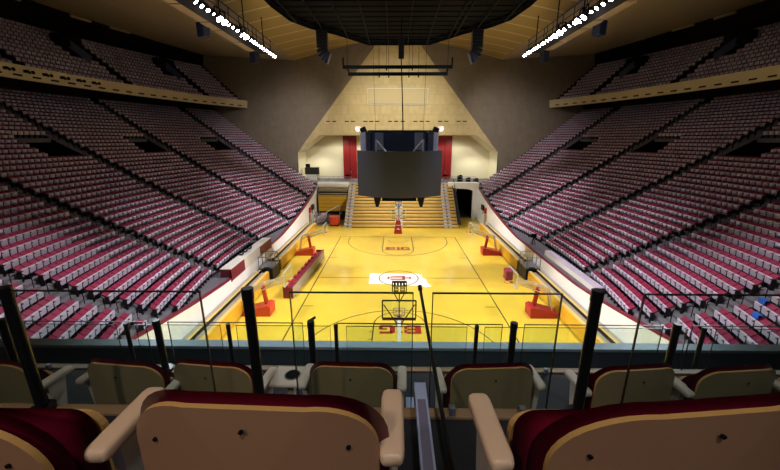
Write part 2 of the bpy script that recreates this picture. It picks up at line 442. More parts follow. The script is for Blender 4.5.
# seats seen smaller than the nearest three hundred, realised as one mesh
import numpy as np
tv, tf, tm = [], [], []
for mbx, mi in ((back_mb, 0), (pale_mb, 1), (leg_mb, 2)):
    n = len(tv); tv += mbx.v; tf += [tuple(i + n for i in f) for f in mbx.f]; tm += [mi] * len(mbx.f)
tv = np.array(tv); tf = np.array(tf); tm = np.array(tm)
rest = [(t[0], t[5], t[6]) for i, t in enumerate(ROWS_SEATS) if i not in near] + [(b[0], b[2], b[3]) for b in BAL]
V = np.zeros((len(rest), len(tv), 3))
for i, (s, loc, ph) in enumerate(rest):
    a = ph if s > 0 else pi - ph
    Rm = np.array([[cos(a), -sin(a), 0], [sin(a), cos(a), 0], [0, 0, 1]])
    V[i] = tv @ Rm.T + np.array(loc)
F = (tf[None, :, :] + (np.arange(len(rest)) * len(tv))[:, None, None]).reshape(-1, 4)
me = bpy.data.meshes.new('arena_seats_far')
me.vertices.add(V.shape[0] * V.shape[1]); me.vertices.foreach_set('co', V.reshape(-1))
me.loops.add(F.size); me.loops.foreach_set('vertex_index', F.reshape(-1).astype(np.int32))
me.polygons.add(len(F)); me.polygons.foreach_set('loop_start', np.arange(0, F.size, 4, dtype=np.int32))
me.polygons.foreach_set('loop_total', np.full(len(F), 4, dtype=np.int32))
me.polygons.foreach_set('material_index', np.tile(tm, len(rest)).astype(np.int32))
for m_ in (M_maroon, M_pale, M_frame): me.materials.append(m_)
me.update(calc_edges=True)
o = bpy.data.objects.new('arena_seats', me); col.objects.link(o)
tag(o, 'thousands of maroon and pale grey flip-up seats filling both stands and upper balconies', 'seats', kind='stuff')
# nearest seats, each a thing of its own
proto = None
for idx in sorted(near):
    s, k, j, i, n, loc, ph = ROWS_SEATS[idx]
    if proto is None:
        proto = thing('arena_seat', 'x', 'seat')
        back_mb.build('backrest', M_maroon, proto); pale_mb.build('folded_seat', M_pale, proto); leg_mb.build('seat_frame', M_frame, proto)
        r_ = proto
    else:
        r_ = copy_tree(proto)
    r_.location = loc; r_.rotation_euler = (0, 0, ph if s > 0 else pi - ph)
    sect = {0: 'nearest', 1: 'nearest', 2: 'second', 3: 'third', 4: 'fourth'}.get(j, 'far')
    sect = {0: 'the nearest', 1: 'the next-nearest', 2: 'the third', 3: 'the middle'}.get(j, 'a far')
    tag(r_, 'maroon flip-up seat, %s stand, %s block, row %s up, %s from far aisle' % (side_word(s), sect, ORD[k + 2], ORD[n - i]), 'seat', 'flip-up seats in the lower %s stand' % side_word(s))

# ---- dark loop handrails at the aisle edges
hr = MB()
hr.tube([(0, 0, 0), (0, 0, 0.78), (0.10, 0, 0.86), (0.75, 0, 1.18), (0.85, 0, 1.12), (0.85, 0, 0.4)], 0.022, 6)
hrm = None
for s in (-1, 1):
    for j, a in enumerate(AIS):
        cnt = 0
        for k in range(2, 34, 2):
            rr = R0 + RUN * k + 0.35; x = rr * cos(a) - CX
            if x < WX + 0.7: continue
            X, Y, zc = proj((s * x, rr * sin(a), zb(RUN * k) + .6))
            if not (-5 < X < 785 and Y < 345) or zc > 62: continue
            cnt += 1
            if hrm is None:
                hrm = hr.build('aisle_handrail', M_black); r_ = hrm
            else:
                r_ = hrm.copy(); col.objects.link(r_)
            r_.location = (s * x, rr * sin(a), zb(RUN * k)); r_.rotation_euler = (0, 0, a if s > 0 else pi - a)
            dname = {0: 'nearest', 1: 'next-nearest', 2: 'third', 3: 'fourth', 4: 'fifth', 5: 'farthest'}[j]
            tag(r_, 'black loop handrail in the %s aisle of the %s stand, %s up from court wall' % (dname, side_word(s), ORD[cnt]), 'handrail', 'black aisle handrails')

# ------------------------------------------------------------------ balconies, fascias
for s in (-1, 1):
    ph = [-0.2 + i * 0.70 / 44 for i in range(45)]
    mb = MB()
    for k in range(NB + 1):
        ra = RB0 + 0.5 + RUNB * k; rb = ra + RUNB; za = ZB0 - 0.35 + SB * RUNB * k; zp = za - SB * RUNB
        for p, q_ in zip(ph[:-1], ph[1:]):
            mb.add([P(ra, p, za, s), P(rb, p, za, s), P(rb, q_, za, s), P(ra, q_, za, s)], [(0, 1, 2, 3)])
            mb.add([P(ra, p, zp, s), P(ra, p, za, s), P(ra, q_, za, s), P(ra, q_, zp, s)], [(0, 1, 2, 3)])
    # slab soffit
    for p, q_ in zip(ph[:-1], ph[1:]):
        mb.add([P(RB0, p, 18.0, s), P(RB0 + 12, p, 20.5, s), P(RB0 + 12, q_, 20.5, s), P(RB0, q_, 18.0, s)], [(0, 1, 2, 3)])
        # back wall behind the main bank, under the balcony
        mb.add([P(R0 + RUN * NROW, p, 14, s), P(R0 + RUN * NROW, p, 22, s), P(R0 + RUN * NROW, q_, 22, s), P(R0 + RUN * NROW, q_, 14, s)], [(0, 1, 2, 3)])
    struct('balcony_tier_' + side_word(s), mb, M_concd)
    mb = MB()
    for p, q_ in zip(ph[:-1], ph[1:]):
        for (r0_, r1_, z0_, z1_) in ((RB0 - 0.1, RB0 + 0.2, 17.95, 19.2),):
            v = [P(r, p_, z, s) for p_ in (p, q_) for r, z in ((r0_, z0_), (r1_, z0_), (r1_, z1_), (r0_, z1_))]
            mb.add(v, [(0, 1, 5, 4), (1, 2, 6, 5), (2, 3, 7, 6), (3, 0, 4, 7)])
    fas = tag(mb.build('balcony_fascia_' + side_word(s), M_fascia), kind='structure')
    # dark slots and lamp holes let into the fascia
    a = -0.02; i = 0
    while a < 0.475:
        mb = MB(); c = P(RB0 - 0.12, a, 18.28, s); rot = seat_matrix(s, a)
        mb.box(c, (0.06, 0.75, 0.16), 0, rot); mb.build('fascia_slot', M_black, fas)
        if s < 0 and a < 0.19:
            mb = MB()
            for da, dz, ww, hh in ((-.016, .60, .34, .26), (-.0135, .66, .3, .2), (-.0112, .56, .22, .24)):
                c = P(RB0 - 0.12, a + .003 + da, 18.0 + dz + .1, s); mb.box(c, (0.06, ww, hh), 0, rot)
            mb.build('speaker_hole', M_black, fas)
            mb = MB(); c = P(RB0 - .10, a - .0035, 18.72, s); c2 = P(RB0 - .17, a - .0035, 18.72, s); mb.cyl(c, c2, .16, n=10)
            mb.build('lamp_hole', M_black, fas)
        a += 0.0235; i += 1
    # dark rear wall of the balcony, with pale duct along its top
    mb = MB()
    for p, q_ in zip(ph[:-1], ph[1:]):
        mb.add([P(82.2, p, 22, s), P(82.2, p, 31, s), P(82.2, q_, 31, s), P(82.2, q_, 22, s)], [(0, 1, 2, 3)])
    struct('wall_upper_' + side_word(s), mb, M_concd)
    for n_, (a0, a1) in enumerate(((0.10, 0.15), (0.165, 0.175), (0.24, 0.27), (0.30, 0.335), (0.38, 0.40), (0.43, 0.45))):
        mb = MB(); mb.bar(P(81.2, a0, 27.9, s), P(81.2, a1, 27.9, s), 0.28, 0, 0.28)
        o = mb.build('ceiling_duct', M_catpan); tag(o, 'beige duct box under the ceiling, %s over the %s balcony, counted from camera' % (ORD[n_ + 1], side_word(s)), 'duct', 'duct boxes over the balconies')
    # glass-fronted doorways in the balcony
    for n_, (a0, a1) in enumerate(BVOM):
        t = thing('balcony_entrance', 'bluish glass-screened entrance in the %s balcony, %s from the camera' % (side_word(s), ORD[n_ + 1]), 'entrance', P(RB0 + 5, (a0 + a1) / 2, 22, s), group='balcony entrances')
        L0 = Vector(t.location); am = (a0 + a1) / 2
        mb = MB(); rot = seat_matrix(s, am); c = Vector(P(RB0 + 4.9, am, ZB0 + SB * 4.5 + .35, s)) - L0
        mb.box(c, (3.4, 0.05, 0.9), 0, rot @ Matrix.Rotation(-math.atan(SB), 3, 'Y')); mb.build('glass_screen', mat('dim_blue_glass_%d_%d' % (s, n_), '6f7ba6', 0.2, var=0.1), t)
        mb = MB(); c = Vector(P(RB0 + 6.6, am, ZB0 + SB * 6.0 + .5, s)) - L0
        mb.box(c, (1.0, (a1 - a0) * 76, 1.2), 0, rot); mb.build('dark_opening', M_black, t)

# ------------------------------------------------------------------ ceiling
def zceil(x):
    ax = abs(x)
    return 25.2 + 2.0 * (1 - (ax / 17) ** 2) if ax < 17 else 25.2 + (ax - 17) * 0.125
for name, xs, m_ in (('ceiling', [-17 + i * 34 / 28 for i in range(29)], M_ceil), ('ceiling_left', [-50 + i * 3.3 for i in range(11)], M_ceil2), ('ceiling_right', [17 + i * 3.3 for i in range(11)], M_ceil2)):
    mb = MB(); yy = [-42 + i * 7 for i in range(13)]
    for a, b in zip(xs[:-1], xs[1:]):
        for c, d in zip(yy[:-1], yy[1:]):
            mb.add([(a, c, zceil(a)), (b, c, zceil(b)), (b, d, zceil(b)), (a, d, zceil(a))], [(0, 3, 2, 1)])
    struct(name, mb, m_, smooth=True)

# ------------------------------------------------------------------ far end: side walls, facade, concourse
def ysw(ax, z): return 27.8 + (0.31 * (ax - 14.8) + 0.188 * (z - 6)) / 0.932
for s in (-1, 1):
    mb = MB(); pts = [(16.95, 4.5), (16.8, 10.5), (4.0, 25.8), (1.5, 29.5), (50, 33), (50, 4.5)]
    # split in two so both pieces stay planar polygons
    v = [(s * x, ysw(x, z), z) for x, z in pts]
    mb.add(v, [(0, 1, 5), (1, 4, 5), (1, 2, 4), (2, 3, 4)])
    struct('wall_end_' + side_word(s), mb, M_sidew)
def yf(z): return 29.4 - (z - 10.6) * 0.079
mb = MB()
fp = [(-16.8, 10.5), (-12.95, 13.3), (12.95, 13.3), (16.8, 10.5), (4.0, 25.8), (2.6, 27.5), (-2.6, 27.5), (-4.0, 25.8)]
mb.prism([fp[0], fp[1], (-12.95, 13.3), (-4, 25.8)][:2] + [fp[7]], lambda u, v, t: (u, yf(v) + t, v), 0, 0.5)
mb.prism([fp[1], fp[2], fp[4], fp[5], fp[6], fp[7]], lambda u, v, t: (u, yf(v) + t, v), 0, 0.5)
mb.prism([fp[2], fp[3], fp[4]], lambda u, v, t: (u, yf(v) + t, v), 0, 0.5)
fac = struct('wall_far', mb, M_facade)
for px in (330, 336, 348.4, 354.4, 366.5, 372.6, 378.5, 391, 397, 403.4, 415.7, 421.8, 427.7, 440, 446, 458, 464):
    x = (px - 396.5) / 346.67 * 57.6 - 0.3; mb = MB(); mb.box((x, yf(15.4) - 0.02, 15.45), (0.66, 0.12, 0.14)); mb.build('vent_slot', M_black, fac)
# concourse room
mb = MB(); prof = [(-16.9, 5.5), (-16.8, 10.5), (-12.95, 13.3), (12.95, 13.3), (16.8, 10.5), (16.9, 5.5)]
for (a, b) in zip(prof[:-1], prof[1:]):
    mb.add([(a[0], 29.5, a[1]), (b[0], 29.5, b[1]), (b[0] * .985, 34, b[1]), (a[0] * .985, 34, a[1])], [(0, 1, 2, 3)])
mb.add([(-17, 34, 5), (17, 34, 5), (17, 34, 13.6), (-17, 34, 13.6)], [(0, 1, 2, 3)])
struct('wall_concourse', mb, M_cream)
mb = MB(); mb.bb((-17.2, 27.1, 5.3), (17.2, 34.2, 5.72)); struct('floor_concourse', mb, M_conc)
for n_, x0, x1 in ((1, -9.75, -7.3), (2, 7.35, 9.8)):
    mb = MB(); mb.bb((x0, 33.7, 5.7), (x1, 33.95, 13.25)); d = struct('door_%d' % n_, mb, M_red)
    mb = MB(); mb.bb((x0 + .1, 33.62, 12.6), (x1 - .1, 33.72, 13.0)); mb.build('lintel', M_trim, d)
    mb = MB(); mb.bb(((x0 + x1) / 2 - .03, 33.66, 5.7), ((x0 + x1) / 2 + .03, 33.7, 12.5)); mb.build('centre_seam', M_black, d)
    mb = MB(); mb.bb(((x0 + x1) / 2 + .1, 33.5, 6.6), ((x0 + x1) / 2 + .18, 33.7, 7.1)); mb.build('door_handle', M_steel, d)
# white end walls around the bleachers, with the tunnel on the right
mb = MB(); mb.bb((-13.1, 26.6, 0), (-7.95, 27.1, 5.85)); mb.bb((-13.0, 25.9, 5.2), (-8.0, 27.1, 5.75)); struct('wall_bleacher_left', mb, M_wallw)
mb = MB()
arch = [(9.0, 0), (9.0, 5.9), (13.1, 5.9), (13.1, 0), (12.2, 0), (12.2, 4.6), (11.6, 4.85), (10.6, 4.95), (9.5, 5.0), (9.5, 0)]
mb.add([(x, 25.4, z) for x, z in arch] + [(x, 25.9, z) for x, z in arch],
       [(0, 1, 8, 9), (1, 2, 6, 7), (1, 7, 8), (2, 5, 6), (2, 3, 4, 5)] + [(i, (i + 1) % 10, 10 + (i + 1) % 10, 10 + i) for i in range(10)])
mb.bb((8.3, 25.9, 5.2), (13.1, 27.2, 5.85))
struct('wall_tunnel', mb, M_wallw)
mb = MB()
for a, b in (((9.4, 25.9, 0), (9.5, 33, 5)), ((12.2, 25.9, 0), (12.3, 33, 5)), ((9.4, 33, 0), (12.3, 33.1, 5)), ((9.4, 25.9, 5), (12.3, 33, 5.1))): mb.bb(a, b)
struct('tunnel_passage', mb, M_black)

# ------------------------------------------------------------------ arena floor and court markings
mb = MB(); mb.add([(-30, -45, -0.02), (30, -45, -0.02), (30, 34, -0.02), (-30, 34, -0.02)], [(0, 1, 2, 3)])
struct('floor_base', mb, M_conc)
mb = MB(); mb.add([(-12.95, -20, 0), (12.95, -20, 0), (12.95, 26.5, 0), (-12.95, 26.5, 0)], [(0, 1, 2, 3)], 0)
H1 = 0.006
def strip(pts, wd, m, z=H1):
    for (x0, y0), (x1, y1) in zip(pts[:-1], pts[1:]):
        d = Vector((x1 - x0, y1 - y0)); 
        if d.length < 1e-5: continue
        d.normalize(); nx, ny = -d.y * wd / 2, d.x * wd / 2; ex, ey = d.x * wd * .3, d.y * wd * .3
        mb.add([(x0 - nx - ex, y0 - ny - ey, z), (x1 - nx + ex, y1 - ny + ey, z), (x1 + nx + ex, y1 + ny + ey, z), (x0 + nx - ex, y0 + ny - ey, z)], [(0, 1, 2, 3)], m)
def flat(poly, m, z=H1):
    mb.add([(x, y, z) for x, y in poly], [tuple(range(len(poly)))], m)
def arc(cx, cy, r, a0, a1, n=32): return [(cx + r * cos(a0 + (a1 - a0) * i / n), cy + r * sin(a0 + (a1 - a0) * i / n)) for i in range(n + 1)]
HL, HW = 14.325, 7.62
strip([(-HW, -HL), (HW, -HL), (HW, HL), (-HW, HL), (-HW, -HL)], 0.09, 1)
# white state outline in the middle, seen lying on its side, ragged at the south end
flat([(-2.75, 1.15), (-2.72, -1.45), (-0.4, -1.5), (-0.1, -1.75), (0.7, -1.62), (1.2, -1.9), (1.9, -1.75), (2.3, -2.15), (2.95, -1.9), (2.62, -1.1), (2.55, -0.2), (2.2, 0.1), (2.25, 0.8), (1.6, 1.2), (0.9, 1.05)], 2, H1)
strip(arc(0, 0, 1.83, 0, 2 * pi, 48), 0.08, 1, 0.012)
strip([(-HW, 0), (-2.75, 0)], 0.08, 1); strip([(2.6, 0), (HW, 0)], 0.08, 1)
# red trident emblem lying sideways
for q_ in ([(-1.0, -.10), (1.05, -.10), (1.05, .10), (-1.0, .10)], [(-.75, .28), (.55, .28), (.55, .50), (-.75, .50)], [(-.75, -.50), (.55, -.50), (.55, -.28), (-.75, -.28)], [(.35, -.5), (.6, -.5), (.6, .5), (.35, .5)],
           [(-1.05, -.3), (-.9, -.3), (-.9, .3), (-1.05, .3)], [(1.0, -.28), (1.16, -.28), (1.16, .28), (1.0, .28)]):
    flat(q_, 3, 0.012)
for e in (-1, 1):
    bl = e * HL; bk = e * (HL - 1.575)
    # three point line
    a = math.acos((HW - 1.29) / 6.32) if HW - 1.29 < 6.32 else 0.05
    pts = [(-6.32, bl), (-6.32, bk)] + [(6.32 * cos(t), bk - e * 6.32 * sin(t)) for t in [pi - i * pi / 40 for i in range(41)]] + [(6.32, bl)]
    strip(pts, 0.08, 1)
    # key
    kt = bl - e * 5.79
    strip([(-1.83, bl), (-1.83, kt), (1.83, kt), (1.83, bl)], 0.08, 1)
    strip([(1.83 * cos(t), kt - e * 1.83 * sin(t)) for t in [i * pi / 20 for i in range(21)]], 0.08, 1)
    for q_ in (2.1, 3.0, 3.9, 4.8):
        for sx in (-1, 1): strip([(sx * 1.83, bl - e * q_), (sx * 2.05, bl - e * q_)], 0.08, 1)
    strip([(1.22 * cos(t), bk - e * 1.22 * sin(t)) for t in [i * pi / 16 for i in range(17)]], 0.04, 1)
    for sx in (-1, 1): strip([(sx * HW, e * 5.8), (sx * (HW - .9), e * 5.8)], 0.08, 1)
    for sx in (-1, 1): strip([(sx * 3.6, e * (HL + .4)), (sx * 3.2, e * (HL + .5)), (sx * 2.8, e * (HL + .35)), (sx * 2.4, e * (HL + .45))], 0.07, 1)
    # B1G lettering in front of each key; it reads from the baseline's own side
    def L(polys, x0):
        for pl in polys:
            flat([(-e * -1 * 0 + (x0 + u) * (1 if e > 0 else -1), e * 9.2 + (v - 0.55) * (1 if e > 0 else -1)) for u, v in pl], 3, 0.012)
    t_ = 0.27
    def rect(a, b, c, d): return [(a, b), (c, b), (c, d), (a, d)]
    Bp = [rect(0, 0, .42, 1.1), rect(.42, 0, .95, t_), rect(.42, .42, .95, .68), rect(.42, .83, .95, 1.1), rect(.95, .08, 1.15, .50), rect(.95, .6, 1.15, 1.02)]
    Ip = [rect(0, 0, .5, t_ * .8), rect(.12, 0, .40, 1.1), rect(0, .82, .2, 1.0)]
    Gp = [rect(0, .1, .36, 1.0), rect(.15, 0, 1.05, t_), rect(.15, .83, 1.05, 1.1), rect(.85, .2, 1.12, .58), rect(.55, .42, 1.0, .60)]
    L(Bp, -1.45); L(Ip, -.20); L(Gp, .33)
# scuffed pale traces of tape on the boards
for (x0, y0, x1, y1) in ((-3.6, -7.2, -2.2, -6.9), (3.2, -6.6, 4.0, -7.1), (-5.5, -3.1, -4.2, -3.1), (4.9, -8.6, 5.6, -9.0)):
    strip([(x0, y0), (x1, y1)], 0.07, 4)
flo = mb.build('floor', [M_court, M_line, M_logow, M_logor, mat('pale_tape_residue', 'f0d98c', 0.5, var=0)]); tag(flo, kind='structure')

# ------------------------------------------------------------------ far bleachers
bl = thing('bleachers', 'bank of yellow wooden bleachers rising behind the far baseline', 'bleachers', (0.4, 19.2, 0))
NS = 14; RI, TR = 5.7 / 14, 0.557
AX = (-7.75, -0.15, 7.1)
for i in range(NS):
    mb = MB(); y0 = TR * i
    mb.bb((-8.25, y0, RI * i + RI - .10), (8.55, y0 + TR * .92, RI * i + RI), 0)
    mb.bb((-8.25, y0 + .02, RI * i + .10), (8.55, y0 + .06, RI * i + RI - .10), 0)
    mb.build('bench_row', M_wood, bl, bevel=0.012)
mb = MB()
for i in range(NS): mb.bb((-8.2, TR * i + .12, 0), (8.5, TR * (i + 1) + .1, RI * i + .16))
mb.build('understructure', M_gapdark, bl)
for ax in AX:
    mb = MB()
    for i in range(NS):
        for h in (0, 1):
            mb.bb((ax - .55, TR * (i + h * .5) - .05, RI * i), (ax + .55, TR * (i + .5 + h * .5), RI * (i + .5 + h * .5) + .03), 0)
            mb.bb((ax - .12, TR * (i + h * .5) - .07, RI * (i + .5 + h * .5) - .10), (ax + .12, TR * (i + h * .5) + .08, RI * (i + .5 + h * .5) + .04), 1)
    mb.build('aisle_steps', [M_stepblue, M_stepnose], bl, label='pale blue-grey steps with dark nosing')
mb = MB()
for i in range(0, 14, 2): mb.bar((8.72, TR * i, RI * i), (8.72, TR * i, RI * i + 1.15), 0.07)
mb.bar((8.72, 0, 1.1), (8.72, TR * 13, RI * 13 + 1.1), .09); mb.bar((8.72, 0, .5), (8.72, TR * 13, RI * 13 + .5), .5, 0, .05)
mb.build('side_rail', M_dark, bl)
# stacked bleacher section on the left, pushed back
t = thing('stacked_bleachers', 'stacked yellow bleacher section pushed back left of the far bleachers', 'bleachers', (-10.3, 24.2, 0))
for i in range(5):
    mb = MB(); mb.bb((-2.3, .28 * i, 3.9 + .30 * i), (2.3, .28 * i + .4, 4.0 + .30 * i)); mb.build('bench_row', M_wood, t, bevel=.01)
mb = MB()
for i in range(4): mb.bb((-2.3, 0.02 + .0 * i, 1.5 + .6 * i), (2.3, 0.10, 2.05 + .6 * i))
mb.build('front_boards', M_woodface, t, bevel=.015)
mb = MB(); mb.bb((-2.3, .3, 0), (2.3, 1.6, 4.6)); mb.build('understructure', M_gapdark, t)

# retracted side bleachers in front of the low walls
n_ = 0
for s in (-1, 1):
    for y0, y1, w_ in ((-19, -1.5 if s < 0 else -1.1, 'near'), (1.9, 17.5, 'far')):
        t = thing('folded_bleachers', 'folded yellow bleachers along the %s wall, %s half beyond the camera platform' % (side_word(s), w_) if w_ == 'far' else 'folded yellow bleachers along the %s wall, half nearest the upper seats' % side_word(s), 'bleachers', (s * 12.35, (y0 + y1) / 2, 0), group='folded side bleachers')
        hl = (y1 - y0) / 2
        def bx(x0, x1, z0, z1, nm, m_):
            mb = MB(); mb.bb((s * (x0 - 12.35), -hl, z0), (s * (x1 - 12.35), hl, z1)); return mb.build(nm, m_, t, bevel=.01)
        bx(11.62, 11.72, 0.10, 1.12, 'front_board', M_woodface)
        bx(11.65, 11.9, 1.12, 1.18, 'top_board', M_wood)
        bx(11.95, 12.3, 1.0, 1.06, 'grey_ledge', M_greybd)
        bx(12.36, 12.5, 1.25, 1.31, 'rear_top_board', M_wood)
        bx(12.55, 12.9, 1.15, 1.2, 'rear_ledge', M_greybd)
        bx(11.8, 12.85, 0.0, 0.95, 'understructure', M_gapdark)

# ------------------------------------------------------------------ camera platforms midway along each wall
for s, x, y, nm in ((-1, -12.2, 0.2, 'left'), (1, 12.3, 0.5, 'right')):
    t = thing('camera_platform', 'black and grey equipment platform by the %s low wall at midcourt' % nm, 'platform', (x, y, 0), group='midcourt platforms')
    mb = MB(); mb.bb((-.65, -1.0, 0), (.65, 1.0, 1.1)); mb.build('black_case', M_dark, t, bevel=.03)
    mb = MB(); mb.bb((-.6, -.9, 1.1), (.6, .9, 1.2)); mb.build('deck', M_steel, t)
    mb = MB()
    for a in (-.6, .6):
        for b in (-.9, 0, .9): mb.bar((a, b, 1.2), (a, b, 2.2), .05)
    for a in (-.6, .6): mb.bar((a, -.9, 2.2), (a, .9, 2.2), .05)
    for a in (-.9, .9): mb.bar((-.6, a, 2.2), (.6, a, 2.2), .05)
    mb.build('guard_rail', M_steel, t)
    mb = MB(); mb.bb((-.2 * s - .25, -1.6, .55), (-.2 * s + .25, -1.05, 1.35)); mb.build('monitor', M_black, t, bevel=.03)

# ------------------------------------------------------------------ press tables
t = thing('press_table', 'long white-topped press table with maroon end panels above the left low wall', 'table', (-13.35, -1.2, 1.95))
mb = MB(); mb.bb((-.42, -4.5, .98), (.42, 4.4, 1.05)); mb.build('table_top', M_white, t, bevel=.01)
for a, b, m_, nm in ((-4.5, -2.0, M_trim, 'maroon_panel'), (-2.0, 1.4, M_white, 'white_panel'), (1.4, 4.4, M_trim, 'maroon_panel')):
    mb = MB(); mb.bb((.36, a, .05), (.42, b, .98)); mb.build(nm, m_, t)
mb = MB(); mb.bb((-.42, -4.5, 0), (.42, -4.42, .98)); mb.bb((-.42, 4.32, 0), (.42, 4.4, .98)); mb.build('end_panel', M_trim, t)
for n_, yy in enumerate((-1.2, -.4, .5)):
    mb = MB(); mb.box((-.1, 0, .09), (.3, .35, .03)); mb.box((.05, 0, .2), (.03, .35, .22), 0, Matrix.Rotation(R(15), 3, 'Y'))
    o = mb.build('desk_monitor', M_dark); o.location = (-13.4, -1.2 + yy, 2.98); tag(o, 'small dark monitor on the left press table, %s from the near end' % ORD[n_ + 1], 'monitor', 'monitors on the press table')
t = thing('press_table', 'long pale grey press table along the right low wall', 'table', (13.75, -4.0, 1.95))
mb = MB(); mb.bb((-.3, -4.2, .72), (.3, 4.2, .78)); mb.build('table_top', M_pale, t, bevel=.01)
mb = MB(); mb.bb((-.3, -4.2, .1), (-.20, 4.2, .72)); mb.build('skirt', M_white, t)
mb = MB()
for b in (-4, -2, 0, 2, 4): mb.bar((.25, b, 0), (.25, b, .72), .05)
mb.build('leg', M_steel, t)
# black covered camera on a stand, right stand
t = thing('camera_tripod', 'black camera on a tripod standing at the foot of the right stand', 'camera', (13.6, 3.4, 2.0))
mb = MB()
for a in range(3): mb.cyl((.35 * cos(a * 2.1), .35 * sin(a * 2.1), 0), (0, 0, 1.05), .03, .03, 6)
mb.build('tripod', M_black, t)
mb = MB(); mb.box((0, 0, 1.25), (.5, .3, .36)); mb.cyl((-.25, 0, 1.25), (-.55, 0, 1.22), .1, .12, 10); mb.build('camera_body', M_black, t, bevel=.02)

# ------------------------------------------------------------------ long courtside table
t = thing('scorer_table', 'long courtside table with maroon padding and grey board front, left sideline', 'table', (-8.75, .5, 0), R(-3.2))
mb = MB(); mb.bb((-.45, -5.0, .70), (.25, 5.0, .78)); mb.build('table_top', M_trim, t, bevel=.02)
mb = MB(); mb.bb((.25, -5.0, .05), (.36, 5.0, .95)); mb.build('front_board', M_greybd, t, bevel=.01)
mb = MB(); mb.bb((.22, -5.02, .95), (.40, 5.02, 1.05)); mb.build('padded_rim', M_trim, t, bevel=.03)
mb = MB()
for a in (-5.04, 4.94): mb.bb((-.45, a, .0), (.38, a + .1, 1.0))
mb.build('end_panel', M_trim, t, bevel=.02)
mb = MB()
for q_ in range(9): mb.box((-.30, -4.3 + q_ * 1.05, .84), (.28, .5, .13))
mb.build('cable_box', M_redpad, t, bevel=.02)

# ------------------------------------------------------------------ basketball goals
def backboard(t, c, fy, clock=True, behind=False):
    """c = centre of the board (local), fy = +1/-1 direction of play"""
    x, y, z = c
    fr = MB()
    for a, b in (((-.915, -.535), (.915, -.535)), ((-.915, .535), (.915, .535)), ((-.915, -.535), (-.915, .535)), ((.915, -.535), (.915, .535))):
        fr.bar((x + a[0], y, z + a[1]), (x + b[0], y, z + b[1]), .07)
    b_ = fr.build('backboard_frame', M_blackm if behind else M_whpad, t)
    mb = MB(); mb.box((x, y, z), (1.80, .015, 1.05)); mb.build('backboard_glass', M_glass, t)
    mb = MB()
    for a, b in (((-.3, -.38), (.3, -.38)), ((-.3, .08), (.3, .08)), ((-.3, -.38), (-.3, .08)), ((.3, -.38), (.3, .08))):
        mb.bar((x + a[0], y + fy * .02, z + a[1]), (x + b[0], y + fy * .02, z + b[1]), .045)
    mb.build('target_square', M_whpad, t)
    mb = MB(); r = .23; pts = [(x + r * cos(i * pi / 8), y + fy * (.15 + r) + r * sin(i * pi / 8), z - .40) for i in range(17)]
    mb.tube(pts, .015, 6); mb.box((x, y + fy * .08, z - .42), (.2, .16, .08)); rim = mb.build('rim', M_orange, t)
    mb = MB()
    for i in range(12):
        a = i * pi / 6; b = a + pi / 12
        for d in (1, -1):
            mb.tube([(x + r * cos(a), y + fy * (.15 + r) + r * sin(a), z - .40), (x + .17 * cos(a + d * .3), y + fy * (.15 + r) + .17 * sin(a + d * .3), z - .62), (x + .12 * cos(a), y + fy * (.15 + r) + .12 * sin(a), z - .85)], .006, 4)
    mb.build('net', M_white, rim)
    mb = MB(); mb.box((x, y, z - .60), (1.86, .09, .10)); mb.build('edge_padding', M_trim, t, bevel=.02)
    if clock:
        mb = MB()
        for q_ in (-1, 1): mb.box((x + q_ * .37, y - fy * .25, z + 1.42), (.05, .16, .68)); mb.box((x, y - fy * .25, z + 1.42 + q_ * .32), (.76, .16, .05))
        mb.box((x, y - fy * .25, z + 1.50), (.72, .10, .03)); ck = mb.build('shot_clock', M_blackm, t)
        mb = MB(); mb.box((x, y - fy * .25, z + 1.42), (.70, .02, .60)); mb.build('clear_case', M_glass, ck)
        for k_, sd in enumerate((-1, 1)):
            mb = MB()
            for gx in (-.17, .17):
                cxx, cz, hw, hh, tt = x + gx, z + 1.30, .10, .15, .04
                for dx_, dz_, w_, h_ in ((0, hh, 2 * hw, tt), (0, 0, 2 * hw, tt), (0, -hh, 2 * hw, tt), (-hw, hh / 2, tt, hh), (hw, hh / 2, tt, hh), (-hw, -hh / 2, tt, hh), (hw, -hh / 2, tt, hh)):
                    mb.box((cxx + dx_, y - fy * .25 + sd * .095, cz + dz_), (w_, .01, h_))
            for gx in (-.24, -.08, .08, .24):
                mb.box((x + gx, y - fy * .25 + sd * .095, z + 1.63), (.10, .01, .12))
            mb.build('digits', M_blackm if behind else M_pale, ck)
        mb = MB(); mb.bar((x - .3, y - fy * .2, z + 1.1), (x, y - fy * .15, z + .50), .05); mb.bar((x + .3, y - fy * .2, z + 1.1), (x, y - fy * .15, z + .50), .05); mb.bar((x, y - fy * .2, z + 1.1), (x, y - fy * .12, z - .5), .06)
        mb.build('clock_bracket', M_blackm, t)
